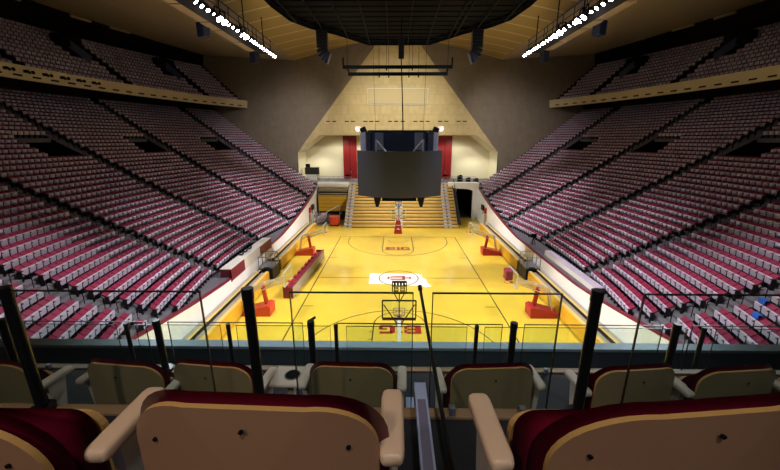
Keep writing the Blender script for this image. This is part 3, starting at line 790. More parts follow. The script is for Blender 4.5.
def main_goal(e, label):
    # e=-1 near goal (play towards +y), e=+1 far goal
    t = thing('basketball_goal', label, 'basketball goal', (0.08 if e > 0 else -0.12, e * 16.6, 0)); fy = -e
    backboard(t, (0, fy * 3.45, 3.45 if e > 0 else 3.56), fy, True, e < 0)
    mb = MB(); mb.bar((-.85, fy * 3.38, 3.9), (0, fy * 3.0, 2.75), .045); mb.bar((.85, fy * 3.38, 3.9), (0, fy * 3.0, 2.75), .045); mb.build('back_brace', M_blackm, t)
    mb = MB(); mb.bar((0, fy * 3.2, 2.95), (0, fy * .9, 2.1), .20, 0, .24); mb.bar((0, fy * .9, 2.1), (0, 0, 1.1), .2); mb.build('boom_arm', M_white if e < 0 else M_redpad, t, bevel=.02)
    mb = MB(); mb.bar((0, fy * 3.3, 3.0), (0, fy * 3.15, 2.75), .3); mb.build('boom_head', M_steel, t)
    mb = MB()
    pr = [(-.55, 0), (.55, 0), (.42, 1.1), (.25, 2.05), (-.25, 2.05), (-.42, 1.1)]
    mb.prism(pr, lambda u, v, q_: (u, fy * (.75 - q_ * .25 - v * .02), v), 0, 1); mb.build('front_pad', M_redpad, t, bevel=.03)
    mb = MB(); mb.bb((-.5, -fy * .9, 0), (.5, fy * .7, .55)); mb.build('base', M_trim, t, bevel=.04)
    mb = MB(); mb.bb((-.35, fy * .765, 1.2), (.35, fy * .775, 1.27)); mb.bb((-.28, fy * .765, .62), (.28, fy * .775, .7)); mb.bb((-.08, fy * .765, .70), (.08, fy * .775, .85)); mb.build('pad_marking', M_white, t)
main_goal(-1, 'near basketball goal seen from behind, shot clock on top, white boom arm')
main_goal(1, 'far basketball goal with red padded base standing before the yellow bleachers')
def side_goal(s, y, label, rust):
    t = thing('practice_goal', label, 'basketball goal', (s * 10.6, y, 0), 0 if s < 0 else pi, group='side practice goals')
    PM = M_orange if rust else M_redpad
    # wedge-shaped padded base (local +x towards the court)
    mb = MB(); mb.prism([(-1.0, 0), (1.1, 0), (1.15, .75), (.9, .85), (-.9, .38)], lambda u, v, q_: (u, q_, v), -.55, .55); mb.build('padded_base', PM, t, bevel=.05)
    mb = MB(); mb.bar((.75, 0, .6), (.55, 0, 2.2), .26); mb.build('padded_upright', PM, t, bevel=.04)
    mb = MB()
    for yy in (-.22, .22):
        mb.bar((-.55, yy, .4), (-.15, yy, 2.2), .09)
        mb.bar((-.15, yy, 2.2), (2.2, yy, 2.85), .08)
        mb.bar((-.25, yy, 1.8), (.6, yy, 2.2), .06)
        mb.bar((.5, yy, 1.95), (2.2, yy, 2.6), .06)
    for xx, zz in ((0, 2.25), (.7, 2.42), (1.4, 2.6), (2.1, 2.8)): mb.bar((xx, -.22, zz), (xx, .22, zz), .06)
    mb.build('boom_frame', M_rail, t)
    # folded backboard seen on edge
    g = MB(); g.box((2.45, 0, 3.0), (.03, 1.75, 1.02)); g.build('backboard_glass', M_glass, t)
    g = MB()
    for a, b in (((-.9, -.52), (.9, -.52)), ((-.9, .52), (.9, .52)), ((-.9, -.52), (-.9, .52)), ((.9, -.52), (.9, .52))): g.bar((2.45, a[0], 3.0 + a[1]), (2.45, b[0], 3.0 + b[1]), .06)
    g.build('backboard_frame', M_whpad, t)
    g = MB(); pts = [(2.45 + .38 + .23 * cos(i * pi / 8), .23 * sin(i * pi / 8), 2.62) for i in range(17)]; g.tube(pts, .016, 6); g.box((2.53, 0, 2.6), (.18, .2, .1)); g.build('rim', M_orange, t)
    if s > 0 and y < 0:
        g = MB(); g.box((2.75, -.2, 3.15), (.5, .7, .75)); g.build('folded_pad', M_trim, t, bevel=.05)
side_goal(-1, -7.0, 'orange-red padded practice goal on the left sideline, nearer the camera', True)
side_goal(-1, 6.9, 'orange-red padded practice goal on the left sideline, beyond the courtside table', True)
side_goal(1, -7.0, 'dark red padded practice goal on the right sideline, nearer the camera', False)
side_goal(1, 7.2, 'dark red padded practice goal on the right sideline, nearer the tunnel', False)
# dark backboard pad hanging behind the near right goal
# two small dark wedges lying on the floor
o = MB().bar((-6.5, -8.3, .06), (-6.15, -7.7, .06), .14).build('floor_wedge', M_black); tag(o, 'small black cable wedge lying on the court by the left sideline', 'cable cover')

# ------------------------------------------------------------------ clutter at the far corners
t = thing('red_cart', 'round red padded cart parked left of the far bleachers', 'cart', (-9.5, 20.6, 0))
mb = MB(); mb.cyl((0, 0, .25), (0, 0, 1.5), .75, .85, 16); mb.build('tub', M_orange, t, bevel=.05)
mb = MB()
for a in (-.5, .5):
    for b in (-.4, .4): mb.cyl((a, b - .04, .12), (a, b + .04, .12), .12, n=10)
mb.build('wheel', M_black, t)
mb = MB(); mb.tube([(.6, 0, 1.4), (1.1, 0, 2.0), (1.1, -.5, 2.0)], .04); mb.build('handle', M_whpad, t)
for n_, (x, y, rz) in enumerate(((-11.6, 21.2, .4), (-11.0, 22.4, .1), (-11.9, 23.4, -.3))):
    t = thing('chair_rack', 'silver folding-chair rack left of the red cart, %s from the front' % ORD[n_ + 1], 'rack', (x, y, 0), rz, 'chair racks by the far bleachers')
    mb = MB()
    for q_ in range(6): mb.box((-.5 + q_ * .2, 0, .9), (.04, 1.1, .9), 0, Matrix.Rotation(R(20), 3, 'Y'))
    mb.build('folded_chair', M_pale, t)
    mb = MB(); mb.bb((-.75, -.6, .12), (.8, .6, .2)); mb.tube([(-.75, -.5, .2), (-.95, -.5, 1.5), (-.95, .5, 1.5), (-.75, .5, .2)], .04); mb.build('rack_frame', M_steel, t)
mb = MB(); mb.bar((-12.3, 18.8, 1.2), (-9.2, 23.8, 2.6), .10); mb.bar((-12.3, 18.8, 1.2), (-12.3, 18.8, 0), .08); mb.bar((-9.2, 23.8, 2.6), (-9.2, 23.8, 0), .08)
tag(mb.build('floor_rail', M_rail), 'long white slanted rail by the chair racks at the far left corner', 'rail')
mb = MB()
for a, b in (((10.4, 18.6, 0), (10.4, 18.6, 1.1)), ((11.2, 16.4, 0), (11.2, 16.4, 1.1)), ((10.4, 18.6, 1.1), (11.2, 16.4, 1.1)), ((10.4, 18.6, .55), (11.2, 16.4, .55))): mb.bar(a, b, .08)
tag(mb.build('floor_rail', M_rail), 'cream guard rail on the floor in front of the tunnel', 'rail')
for s in (-1, 1):
    t = thing('wall_clock_display', 'small dark display bracketed on the %s low wall near the far corner' % side_word(s), 'display', (s * 12.9, 20.4, 2.8), group='wall displays')
    mb = MB(); mb.box((-s * .15, .5, 0), (.25, 1.1, .75)); mb.build('display_box', M_dark, t, bevel=.02)
    mb = MB(); mb.box((-s * .05, -.75, -.25), (.2, .8, .8)); mb.build('red_sign', M_redpad, t, bevel=.02)
    mb = MB(); mb.bar((-s * .05, .5, -.3), (-s * .05, .5, -1.0), .08); mb.build('bracket', M_steel, t)
    t = thing('service_door', 'narrow cream door in the %s low wall below the small display' % side_word(s), 'door', (s * 12.9, 19.5, 0), group='wall service doors')
    mb = MB(); mb.bb((-s * .08, -.5, 0), (0, .5, 2.0)); mb.build('door_leaf', M_catpan, t)
    mb = MB(); mb.box((-s * .1, .35, 1.0), (.06, .12, .06)); mb.build('door_handle', M_steel, t)
# railing and crates on the concourse edge
t = thing('equipment_cage', 'dark wheeled equipment rack on a white stand, left end of concourse', 'rack', (-14.9, 31, 5.72))
mb = MB(); mb.bb((-1.2, -.4, 1.0), (1.2, .4, 2.2)); mb.build('equipment', M_gapdark, t, bevel=.05)
mb = MB(); mb.box((-.7, 0, 2.5), (.7, .5, .55)); mb.build('top_case', M_black, t, bevel=.03)
mb = MB(); mb.bb((-1.0, -.35, 0), (.7, .35, 1.0)); mb.build('stand', M_white, t)
mb = MB()
for a in (.85, 1.15): mb.bar((a, 0, 0), (a, 0, 2.2), .06)
for q_ in range(5): mb.bar((.85, 0, .3 + q_ * .4), (1.15, 0, .3 + q_ * .4), .05)
mb.build('ladder', M_black, t)
for s, nm in ((-1, 'left'), (1, 'right')):
    t = thing('guard_railing', 'grey railing with seats behind it on the concourse edge, %s side' % nm, 'railing', (s * 10.2, 27.6, 5.75), group='concourse railings')
    mb = MB()
    for q_ in range(8): mb.bar((-2.6 + q_ * .75, 0, 0), (-2.6 + q_ * .75, 0, .9), .05)
    mb.bar((-2.6, 0, .9), (2.65, 0, .9), .06); mb.bar((-2.6, 0, .45), (2.65, 0, .45), .05); mb.build('rails', M_steel, t)
for n_, (x, c, nm) in enumerate(((-8.3, M_trim, 'left red door'), (8.2, M_trim, 'right red door'))):
    t = thing('stacked_chairs', 'maroon stacked chairs in front of the %s' % nm, 'chairs', (x, 28.6, 5.72), group='stacked chairs by the doors')
    mb = MB()
    for q_ in range(4): mb.box((0, 0, .45 + q_ * .12), (.9, .5, .06)); mb.box((0, .25, .75 + q_ * .12), (.9, .06, .35))
    mb.build('seats', M_redpad, t)
    mb = MB()
    for a in (-.4, .4):
        for b in (-.2, .2): mb.bar((a, b, 0), (a, b, .8), .05)
    mb.build('leg', M_steel, t)
for n_, (x, m_, h_) in enumerate(((10.6, M_black, 1.0), (12.0, M_dark, .6), (13.3, M_dark, .5))):
    mb = MB(); mb.box((0, 0, h_ / 2), (.8, .5, h_)); mb.box((.1, 0, h_ + .06), (.4, .35, .12)); mb.box((0, -.27, h_ * .5), (.5, .05, h_ * .5))
    o = mb.build('equipment_case', m_, bevel=.02); o.location = (x, 28.8, 5.72)
    tag(o, 'dark equipment case on the concourse right of the right red door, %s from the door' % ORD[n_ + 1], 'case', 'cases on the concourse')

# ------------------------------------------------------------------ white outlined board high on the facade
mb = MB(); z0, z1 = 17.95, 20.4; yb = yf(19.2) - 0.1
t = thing('facade_board', 'pale rectangular board outlined in white high on the far wall', 'board', (0, yb, 19.2))
mb.box((0, 0, 0), (9.4, .06, 2.2)); mb.build('panel', mat('pale_beige_board', 'cdbd92', 0.8, var=0.05), t)
mb = MB()
for a, b in (((-4.8, -1.2), (4.8, -1.2)), ((-4.8, 1.2), (4.8, 1.2)), ((-4.8, -1.2), (-4.8, 1.2)), ((4.8, -1.2), (4.8, 1.2))): mb.bar((a[0], -.03, a[1]), (b[0], -.03, b[1]), .09)
mb.build('border', M_white, t)

# ------------------------------------------------------------------ rigging grid, battens, scoreboard
ZG = 22.5
half = [(0, 11.3), (3.3, 11.2), (6.3, 7.2), (8.3, 5.3), (9.5, 3.2), (10.0, -.2), (10.1, -12), (0, -12)]
outl = half + [(-x, y) for x, y in half[::-1] if x > 0]
t = thing('rigging_grid', 'large black rigging grid hanging under the centre of the ceiling', 'rigging grid', (0, 0, ZG))
mb = MB(); mb.prism(outl[::-1], lambda u, v, q_: (u, v, q_), .55, .8); mb.build('deck', M_black, t)
M_beam = mat('dark_beam_paint', '101012', 0.8, var=0, spec=0.2)
mb = MB()
for (a, b) in zip(outl, outl[1:] + outl[:1]):
    if a == b: continue
    mb.bar((a[0], a[1], .30), (b[0], b[1], .30), .12, 0, .12)
    mb.add([(a[0], a[1], -.1), (b[0], b[1], -.1), (b[0] * 1.01, b[1] * 1.01, .8), (a[0] * 1.01, a[1] * 1.01, .8)], [(0, 1, 2, 3)])
mb.build('rim', M_black, t)
def ymax(x):
    x = abs(x)
    for (a, b) in zip(half[:-2], half[1:-1]):
        if a[0] <= x <= b[0]: return a[1] + (b[1] - a[1]) * (x - a[0]) / max(b[0] - a[0], 1e-6)
    return -2
for x in (-9.1, -7.2, -5.2, -3.15, -1.1, .95, 3.0, 5.0, 5.5, 7.2, 9.1):
    mb = MB(); mb.bar((x, -11.8, 0), (x, ymax(x) - .1, 0), .08, 0, .16); mb.build('long_beam', M_beam, t)
for q_ in range(19):
    y = 10.6 - q_ * 1.22; xm = max([x for x in [i * .1 for i in range(100)] if ymax(x) > y] or [0])
    mb = MB(); mb.bar((-xm, y, .22), (xm, y, .22), .07, 0, .1); mb.build('cross_beam', M_beam, t)
mb = MB()
for x, y in ((-8, 2), (8, 2), (-8, -8), (8, -8), (0, 9)): mb.cyl((x, y, .7), (x, y, 4.2), .04, n=6)
mb.build('hanger_rod', M_black, t)
# drape clouds beside the grid
for s in (-1, 1):
    t = thing('line_array', 'black hanging line array of speakers at the %s edge of the rigging grid' % side_word(s), 'speaker', (s * 7.3, 6.0, 22.3), group='line array speakers')
    z = -.1; x = 0; a = 0
    for q_ in range(9):
        a = 0 if q_ < 5 else (q_ - 4) * R(17)
        mb = MB(); mb.box((x, 0, z), (1.0, .75, .27), 0, Matrix.Rotation(s * -a * -1 if s < 0 else a, 3, 'Y')); mb.build('speaker_cabinet', M_bluespk if q_ > 6 else M_blackm, t, bevel=.02)
        x += -s * .29 * sin(a); z -= .29 * cos(a)
    mb = MB(); mb.box((0, 0, .1), (.9, .9, .12)); mb.bar((0, 0, .1), (0, 0, 1.0), .06); mb.build('fly_frame', M_black, t)
    for n_, (y_, z_) in enumerate(((3.0, 21.7), (14.4, 21.9))):
        t = thing('loudspeaker', 'small dark blue loudspeaker hanging outside the %s light catwalk, %s one' % (side_word(s), ('nearer', 'farther')[n_]), 'speaker', (s * 17.0, y_, z_), s * R(25), group='small hanging loudspeakers')
        mb = MB(); mb.box((0, 0, 0), (.85, .7, 1.15), 0, None); mb.build('cabinet', M_bluespk, t, bevel=.04)
        mb = MB(); mb.box((0, -.37, 0), (.75, .03, 1.0)); mb.build('grille', M_blue, t)
        mb = MB(); mb.bar((0, 0, .5), (0, 0, 3.3), .05); mb.build('hanger', M_black, t)
# battens
for n_, (y, x0, x1, z) in enumerate(((5.0, -5.25, 4.9, 19.1), (5.0, -4.75, 4.45, 18.5))):
    t = thing('batten', ('longer upper' if n_ == 0 else 'shorter lower') + ' black batten hung on wires in front of the far wall', 'batten', (0, y, z))
    mb = MB(); mb.bb((x0, -.12, -.14), (x1, .12, .14)); mb.build('bar', M_black, t)
    mb = MB()
    for x in (x0, x1): mb.bb((x - .06, -.1, -.14), (x + .06, .1, .8 if n_ == 0 else .35))
    mb.build('end_bracket', M_black, t)
    mb = MB()
    for x in ((x0 + .4, -1.2, 1.2, x1 - .4) if n_ == 0 else (-1.9, -1.0, .9, 1.8)): mb.cyl((x, 0, 0), (x, 0, ZG - z + .3), .018, n=5); mb.box((x, 0, -.2), (.12, .12, .2))
    mb.build('hanging_wire', M_black, t)
# hoist box and cable
t = thing('chain_hoist', 'dark hoist box with long cable running from grid to scoreboard', 'hoist', (0.15, 4.0, 20.5))
mb = MB(); mb.bb((-.25, -.2, -.9), (.25, .2, .9)); mb.build('hoist_box', M_dark, t, bevel=.03)
mb = MB(); mb.tube([(0, 0, 2.3), (0, 0, -1.0), (.12, -.5, -4.0), (.2, -1.0, -7.3)], .05, 6); mb.build('cable', M_black, t)
mb = MB()
for x in (-2.6, 2.3): mb.cyl((x, 0, 2.2), (x * .9, -1, -7.3), .015, n=5)
mb.build('guy_wire', M_black, t)
# scoreboard
t = thing('scoreboard', 'four-sided hanging scoreboard with large dark screens over centre court', 'scoreboard', (0, 1.6, 7.8))
def curved(x0, x1, ztop, zbot, y0, sag, th, n=16, sagz=.28):
    mb = MB()
    rows = []
    for i in range(n + 1):
        u = i / n; x = x0 + (x1 - x0) * u; b = 1 - (2 * u - 1) ** 2
        y = y0 - sag * b
        rows.append([(x, y, zbot - sagz * b * .6), (x, y - .05, ztop - sagz * b * .35), (x, y + th, ztop - sagz * b * .35), (x, y + th, zbot - sagz * b * .6)])
    v = [p for r in rows for p in r]; f = []
    for i in range(n):
        for k in range(4):
            f.append((4 * i + k, 4 * (i + 1) + k, 4 * (i + 1) + (k + 1) % 4, 4 * i + (k + 1) % 4))
    f += [(0, 1, 2, 3), tuple(4 * n + k for k in (3, 2, 1, 0))]
    return mb.add(v, f)
curved(-3.55, 3.55, 3.9, .12, -2.3, .55, .22).build('screen', M_screen, t)
b2 = curved(-3.0, 3.0, 5.5, 1.3, 0, .5, .22)
o = b2.build('screen', M_blue, t); o.location = (0, 2.7, 0); o.rotation_euler = (0, 0, pi)
for s in (-1, 1):
    o = curved(-2.2, 2.2, 5.2, 1.1, 0, .35, .25).build('screen', M_screen, t); o.location = (s * 3.1, .2, .2); o.rotation_euler = (0, 0, s * R(82))
mb = MB()
for x in (-2.6, 2.6):
    for y in (-1.8, 2.0): mb.bar((x, y, .4), (x, y, 5.5), .14)
for z in (.5, 5.45):
    for x in (-2.6, 2.6): mb.bar((x, -1.8, z), (x, 2.0, z), .12)
    for y in (-1.8, 2.0): mb.bar((-2.6, y, z), (2.6, y, z), .12)
mb.build('truss_frame', M_blackm, t)
mb = MB()
for s in (-1, 1):
    mb.bar((s * 2.0, -1.8, 3.7), (s * 2.0, -1.6, 4.75), .16); mb.bar((s * 1.1, -1.8, 3.7), (s * 2.0, -1.0, 4.7), .1)
mb.build('screen_brace', M_whpad, t)
mb = MB()
for s in (-1, 1): mb.box((s * 1.9, 2.45, 4.6), (.8, .1, 1.6))
mb.build('rear_light_panel', mat('slate_blue_panel', '8fa0cc', 0.4, var=0.1), t)
mb = MB()
for s in (-1, 1): mb.box((s * 3.05, -.4, 5.35), (.5, .8, .9), 0, Matrix.Rotation(s * R(25), 3, 'Y'))
mb.build('corner_speaker', M_blackm, t)
mb = MB()
for s in (-1, 1): mb.cyl((s * 3.55, .2, 5.75), (s * 3.70, -.1, 5.65), .15, .24, 14)
mb.build('corner_lamp', mat('pinkish_white_lamp', 'f6dcd8', 0.4, var=0, emit=(1, .85, .82), estr=.5), t)
mb = MB(); mb.bb((-1.5, -2.0, -.45), (1.5, 1.8, .15)); mb.build('lower_box', M_black, t, bevel=.08)
for s in (-1, 1):
    mb = MB(); pr = [(-.38, .3), (.30, .3), (.32, -.2), (.12, -.85), (-.10, -.95), (-.18, -.7)]
    mb.prism(pr, lambda u, v, q_: (s * (1.9 - u), q_, v), -2.2, -1.4); mb.build('hanging_speaker', M_blackm, t, bevel=.04)

# ------------------------------------------------------------------ light catwalks and floodlights
for s in (-1, 1):
    t = thing('light_catwalk', 'long %s lighting catwalk with beige outer panels under the ceiling' % side_word(s), 'catwalk', (s * 15, 1, 22))
    mb = MB(); mb.bb((-.75, -16, -.1), (.75, 11.5, 0)); mb.build('deck', M_dark, t)
    y = -16; 
    for q_ in range(8):
        ln = (3.9, 2.2)[q_ % 2] if q_ != 7 else 3.4
        mb = MB(); mb.bb((s * .75, y + .08, -.12), (s * 1.6, y + ln - .08, .06)); mb.build('outer_panel', M_catpan, t, bevel=.02); y += ln + .1
        if y > 11: break
    for xx in (-.75, .75):
        mb = MB()
        for yy in range(-15, 12, 2): mb.bar((xx, yy, 0), (xx, yy, 1.1), .05)
        mb.bar((xx, -16, 1.1), (xx, 11.4, 1.1), .06); mb.bar((xx, -16, .55), (xx, 11.4, .55), .05)
        mb.build('guard_rail', M_dark, t)
    mb = MB()
    for yy in range(-14, 12, 5): mb.bar((0, yy, 0), (0, yy, 3.4), .08)
    mb.build('hanger', M_black, t)
    mb = MB(); mb.bar((-s * .95, -16, -.2), (-s * .95, 11.6, -.2), .09); mb.build('lamp_pipe', M_black, t)
fl0 = None
for s in (-1, 1):
    y = 12.0; n_ = 0
    while y > -4.2:
        n_ += 1
        if fl0 is None:
            fl0 = thing('floodlight', 'x', 'lamp')
            # local +x towards the court, tipped down
            rot = Matrix.Rotation(R(52), 3, 'Y')
            mb = MB(); a = rot @ Vector((-.32, 0, 0)); b = rot @ Vector((.12, 0, 0)); mb.cyl(a, b, .09, .15, 14); mb.build('housing', M_blackm, fl0)
            mb = MB(); mb.cyl(b, rot @ Vector((.15, 0, 0)), .14, .14, 14); mb.build('lens', M_lens, fl0, label='glowing white lens')
            mb = MB(); mb.bar((0, -.20, 0), (0, -.20, .35), .04); mb.bar((0, .20, 0), (0, .20, .35), .04); mb.bar((0, -.20, .35), (0, .20, .35), .04); mb.build('yoke', M_black, fl0)
            r_ = fl0
        else: r_ = copy_tree(fl0)
        r_.location = (s * 13.85, y, 21.55); r_.rotation_euler = (0, 0, (0 if s < 0 else pi) + (.5 if n_ % 3 == 0 else -.15)); r_.scale = (1.7,) * 3 if n_ in (14, 15, 19, 20) else ((.8,) * 3 if n_ % 4 == 1 else (1, 1, 1))
        tag(r_, 'round floodlight glowing on the %s catwalk, %s from the far end' % (side_word(s), ORD[n_]), 'lamp', 'floodlights on the catwalks')
        y -= 0.62 if n_ < 14 else 0.8

# ------------------------------------------------------------------ upper seats where the camera stands
YC = -30.4
def Y(d): return YC + d
def tier(name, d0, d1, z, m_, x0=-7.5, x1=7.5, depth=1.0):
    mb = MB(); mb.bb((x0, Y(d0), z - depth), (x1, Y(d1), z)); return struct(name, mb, m_)
ZR = (11.24, 10.495, 9.575, 8.8)
tier('floor_row_one', -2.6, 1.42, ZR[0], M_floorb)
tier('floor_row_two', 1.42, 2.74, ZR[1], M_floorb)
tier('floor_row_three', 2.74, 3.9, ZR[2], M_floorb)
tier('floor_row_four', 3.9, 4.9, ZR[3], M_floorb)
for n_, (d, z) in enumerate(((1.36, ZR[0]), (2.70, ZR[1]), (3.87, ZR[2]))):
    mb = MB(); mb.bb((-7.5, Y(d), z), (7.5, Y(d + .06), z + .012)); struct('trim_%d' % (n_ + 3), mb, M_nose)
mb = MB(); mb.bb((-8.5, Y(4.9), 7.6), (8.5, Y(5.0), 9.28)); pw = struct('wall_balcony', mb, mat('slate_parapet_paint', '4c545e', 0.4, var=0.15))
mb = MB(); mb.bb((-8.5, Y(4.84), 9.28), (8.5, Y(5.03), 9.335)); struct('trim_6', mb, M_ledge, bevel=.01)

# glass guard rails
def guard(nm, d, zbase, ztop, panels, posts, rad, gl, words):
    for n_, (xa, xb) in enumerate(panels):
        t = thing('glass_panel', 'clear glass guard panel with dark top edge, %s row rail, %s from left' % (words, ORD[n_ + 1]), 'glass panel', ((xa + xb) / 2, Y(d), zbase), group='glass guard panels')
        hw = (xb - xa) / 2; h = ztop - zbase
        mb = MB(); mb.bb((-hw, -.004, .04), (hw, .004, h - .006)); mb.build('pane', M_glass, t)
        mb = MB(); mb.bb((-hw, -.005, h - .005), (hw, .005, h)); mb.build('top_edge', M_gedge, t)
        mb = MB()
        for q_ in (-1, 1): mb.bb((q_ * hw - .002, -.005, .04), (q_ * hw + .002, .005, h))
        mb.build('side_edge', M_gedge if n_ % 2 else M_gedge, t)
        mb = MB()
        for q_ in (-.6, .6): mb.box((q_ * hw, 0, .022), (.03, .03, .044))
        mb.build('clamp', M_steel, t)
    for n_, x in enumerate(posts):
        t = thing('rail_post', 'black round guard post on the %s row rail, %s from left' % (words, ORD[n_ + 1]), 'post', (x, Y(d), zbase), group='black guard posts')
        h = ztop + .012 - zbase
        mb = MB(); mb.cyl((0, 0, 0), (0, 0, h), rad, n=18); mb.build('pole', M_blackm, t, smooth=False, bevel=.002)
        mb = MB(); mb.cyl((0, 0, h - .05), (0, 0, h + .004), rad * 1.1, n=18); mb.build('cap', M_blackm, t, bevel=.003)
        mb = MB(); mb.cyl((0, 0, 0), (0, 0, .02), rad * 2.2, n=18); mb.build('base_flange', M_blackm, t)
cx0 = CAM.x
guard('a', 1.38, ZR[0] + .012, 11.885, [(cx0 - 2.75, cx0 - .85), (cx0 - .455, cx0 + .08), (cx0 + .165, cx0 + .72), (cx0 + 1.07, cx0 + 2.75)], [cx0 - 1.71, cx0 - .64, cx0 + .87], .0235, 0, 'nearest')
guard('b', 2.69, ZR[1] + .01, 10.99, [(cx0 - 5.2, cx0 - 3.5), (cx0 - 3.4, cx0 - 2.18), (cx0 - 1.98, cx0 - .80), (cx0 - .5, cx0 + .93), (cx0 + 1.12, cx0 + 2.3), (cx0 + 2.55, cx0 + 4.9)], [cx0 - 3.45, cx0 - 2.08, cx0 - .727, cx0 + 1.03, cx0 + 2.42], .029, 0, 'middle')
guard('c', 3.85, ZR[2] + .01, 10.29, [(cx0 - 6.2, cx0 - 3.5), (cx0 - 3.25, cx0 - 2.18), (cx0 - 1.98, cx0 - .8), (cx0 - .6, cx0 + .9), (cx0 + 1.12, cx0 + 3.6), (cx0 + 3.95, cx0 + 6.4)], [cx0 - 3.37, cx0 - 2.08, cx0 - .73, cx0 + 1.02, cx0 + 3.8], .025, 0, 'front')

# upholstered tip-up seats
def outline(hw, z0, z1, rt_, rb, n=8):
    pts = []
    for (cx_, cz, a0, r) in ((hw - rt_, z1 - rt_, 0, rt_), (-hw + rt_, z1 - rt_, pi / 2, rt_), (-hw + rb, z0 + rb, pi, rb), (hw - rb, z0 + rb, 3 * pi / 2, rb)):
        for i in range(n + 1):
            a = a0 + pi / 2 * i / n; pts.append((cx_ + r * cos(a), cz + r * sin(a)))
    return pts
def padded(pts, yb, th_back, th_front, curve, K=6, hw=.265, pw_=4):
    """closed cushion; curve: forward bend of the edges"""
    mb = MB(); n = len(pts); cxm = 0; cz = sum(p[1] for p in pts) / n
    vs = []; 
    for side in (-1, 1):
        for k in range(1, K + 1):
            r = k / K
            for (x, z) in pts:
                X = x * r; Z = cz + (z - cz) * r
                t_ = (1 - r ** pw_) ** .5 if k < K else 0
                y = yb + curve * (X / hw) ** 2 + (-th_back * t_ if side < 0 else th_front * t_)
                vs.append((X, y, Z))
        vs.append((0, yb + (-th_back if side < 0 else th_front), cz))
    S = K * n + 1
    f = []
    for si, side in enumerate((-1, 1)):
        o_ = si * S
        for k in range(K - 1):
            for i in range(n):
                a, b, c, d = o_ + k * n + i, o_ + k * n + (i + 1) % n, o_ + (k + 1) * n + (i + 1) % n, o_ + (k + 1) * n + i
                f.append((a, d, c, b) if side > 0 else (a, b, c, d))
        for i in range(n):
            a, b = o_ + i, o_ + (i + 1) % n; c = o_ + K * n
            f.append((a, b, c) if side > 0 else (b, a, c))
    for i in range(n):
        a, b = (K - 1) * n + i, (K - 1) * n + (i + 1) % n
        f.append((a, b, S + b, S + a))
    return mb.add(vs, f)
def make_seat(shell, arm_m, arms=(1, 1), aoff=.325, detail=True, boff=0.0, brz=0.0, rt_=.135):
    t = thing('upholstered_seat', 'x', 'seat')
    bc_ = padded(outline(.265, .36, .775, rt_, .05), 0, .016, .026, .06).build('back_cushion', M_vinyl, t, smooth=True)
    bc_.location = (boff, 0, 0); bc_.rotation_euler = (0, 0, brz)
    sh = MB(); pts = outline(.247, .33, .759, rt_ - .016, .05, 10)
    n = len(pts)
    K = 5
    vs = []
    cz = .54
    for y_, ks in ((-.030, range(1, K + 1)), (-.017, range(K, 0, -1))):
        for k in ks:
            r = k / K
            for x, z in pts: vs.append((x * r, y_ + .06 * (x * r / .265) ** 2, cz + (z - cz) * r))
    f = [tuple(range(n))[::-1]]
    f = [tuple(range(n))]
    mi = [0]
    for k in range(2 * K - 1):
        for i in range(n):
            f.append((k * n + i, (k + 1) * n + i, (k + 1) * n + (i + 1) % n, k * n + (i + 1) % n)[::-1]); mi.append(1 if k == K - 1 else 0)
    f.append(tuple((2 * K - 1) * n + i for i in range(n))[::-1]); mi.append(0)
    sh.add(vs, f); sh.m = mi
    s_ = sh.build('back_shell', [shell, M_ply], t, smooth=True, bevel=.0, label='tan moulded back shell with pale edge')
    s_.data.set_sharp_from_angle(angle=R(35))
    s_.location = (boff, 0, 0); s_.rotation_euler = (0, 0, brz)
    for x, z in ((0.0, .715), (.19, .655), (-.19, .655)) if detail else ((0, .69),):
        mb = MB(); mb.cyl((x, -.035 + .06 * (x / .265) ** 2, z), (x, -.029 + .06 * (x / .265) ** 2, z), .0045, n=8); mb.build('bolt', M_black, s_)
    # tipped-up seat
    pan = padded(outline(.27, .33, .655, .05, .04, 5), .105, .03, .015, 0.0, 5, .255, 8); pan.build('seat_cushion', M_vinyl, t, smooth=True)
    mb = MB(); mb.prism(outline(.272, .32, .625, .05, .05, 5), lambda u, v, q_: (u, q_, v), .120, .137); mb.build('seat_shell', M_ply, t)
    # beech arms on cream side standards
    for q_, on in zip((-1, 1), arms):
        if not on: continue
        a = outline(.029, -.018, .018, .012, .012, 3)
        mb = MB(); ln = [(0.0, .7, 0), (.008, .9, 0), (.022, 1, 0), (.19, 1, 0), (.208, .9, 0), (.215, .7, 0)]
        vs = []; nn = len(a)
        for y_, sc_, _ in ln:
            for x, z in a: vs.append((q_ * aoff + x * sc_, y_, .60 + z * sc_))
        f = [(k * nn + i, k * nn + (i + 1) % nn, (k + 1) * nn + (i + 1) % nn, (k + 1) * nn + i) for k in range(len(ln) - 1) for i in range(nn)]
        f += [tuple(range(nn))[::-1], tuple((len(ln) - 1) * nn + i for i in range(nn))]
        mb.add(vs, f); mb.build('armrest', arm_m, t, smooth=True)
        mb = MB(); mb.prism([(.06, 0), (.13, 0), (.12, .35), (.16, .582), (.05, .582), (.07, .35)], lambda u, v, w_: (q_ * aoff + w_, u, v), -.014, .014); mb.build('side_standard', M_armw, t, bevel=.004)
    return t
def set_seat(t, x, d, z, rz, label, group):
    t.location = (CAM.x + x, Y(d), z); t.rotation_euler = (0, 0, rz)
    tag(t, label, 'seat', group)
s1_ = make_seat(M_shell, M_arm, (1, 1), .33, True, .025, R(-2), .15)
set_seat(s1_, -.335, .600, ZR[0], 0, 'tan-backed maroon seat in front of the camera, left of the aisle, both armrests visible', 'seats in the nearest row')
s2_ = make_seat(M_shell, M_arm, (1, 0), .33, True, .09, R(4), .17); set_seat(s2_, .565, .60, ZR[0], R(2), 'tan-backed maroon seat in the nearest row, right of the aisle', 'seats in the nearest row')
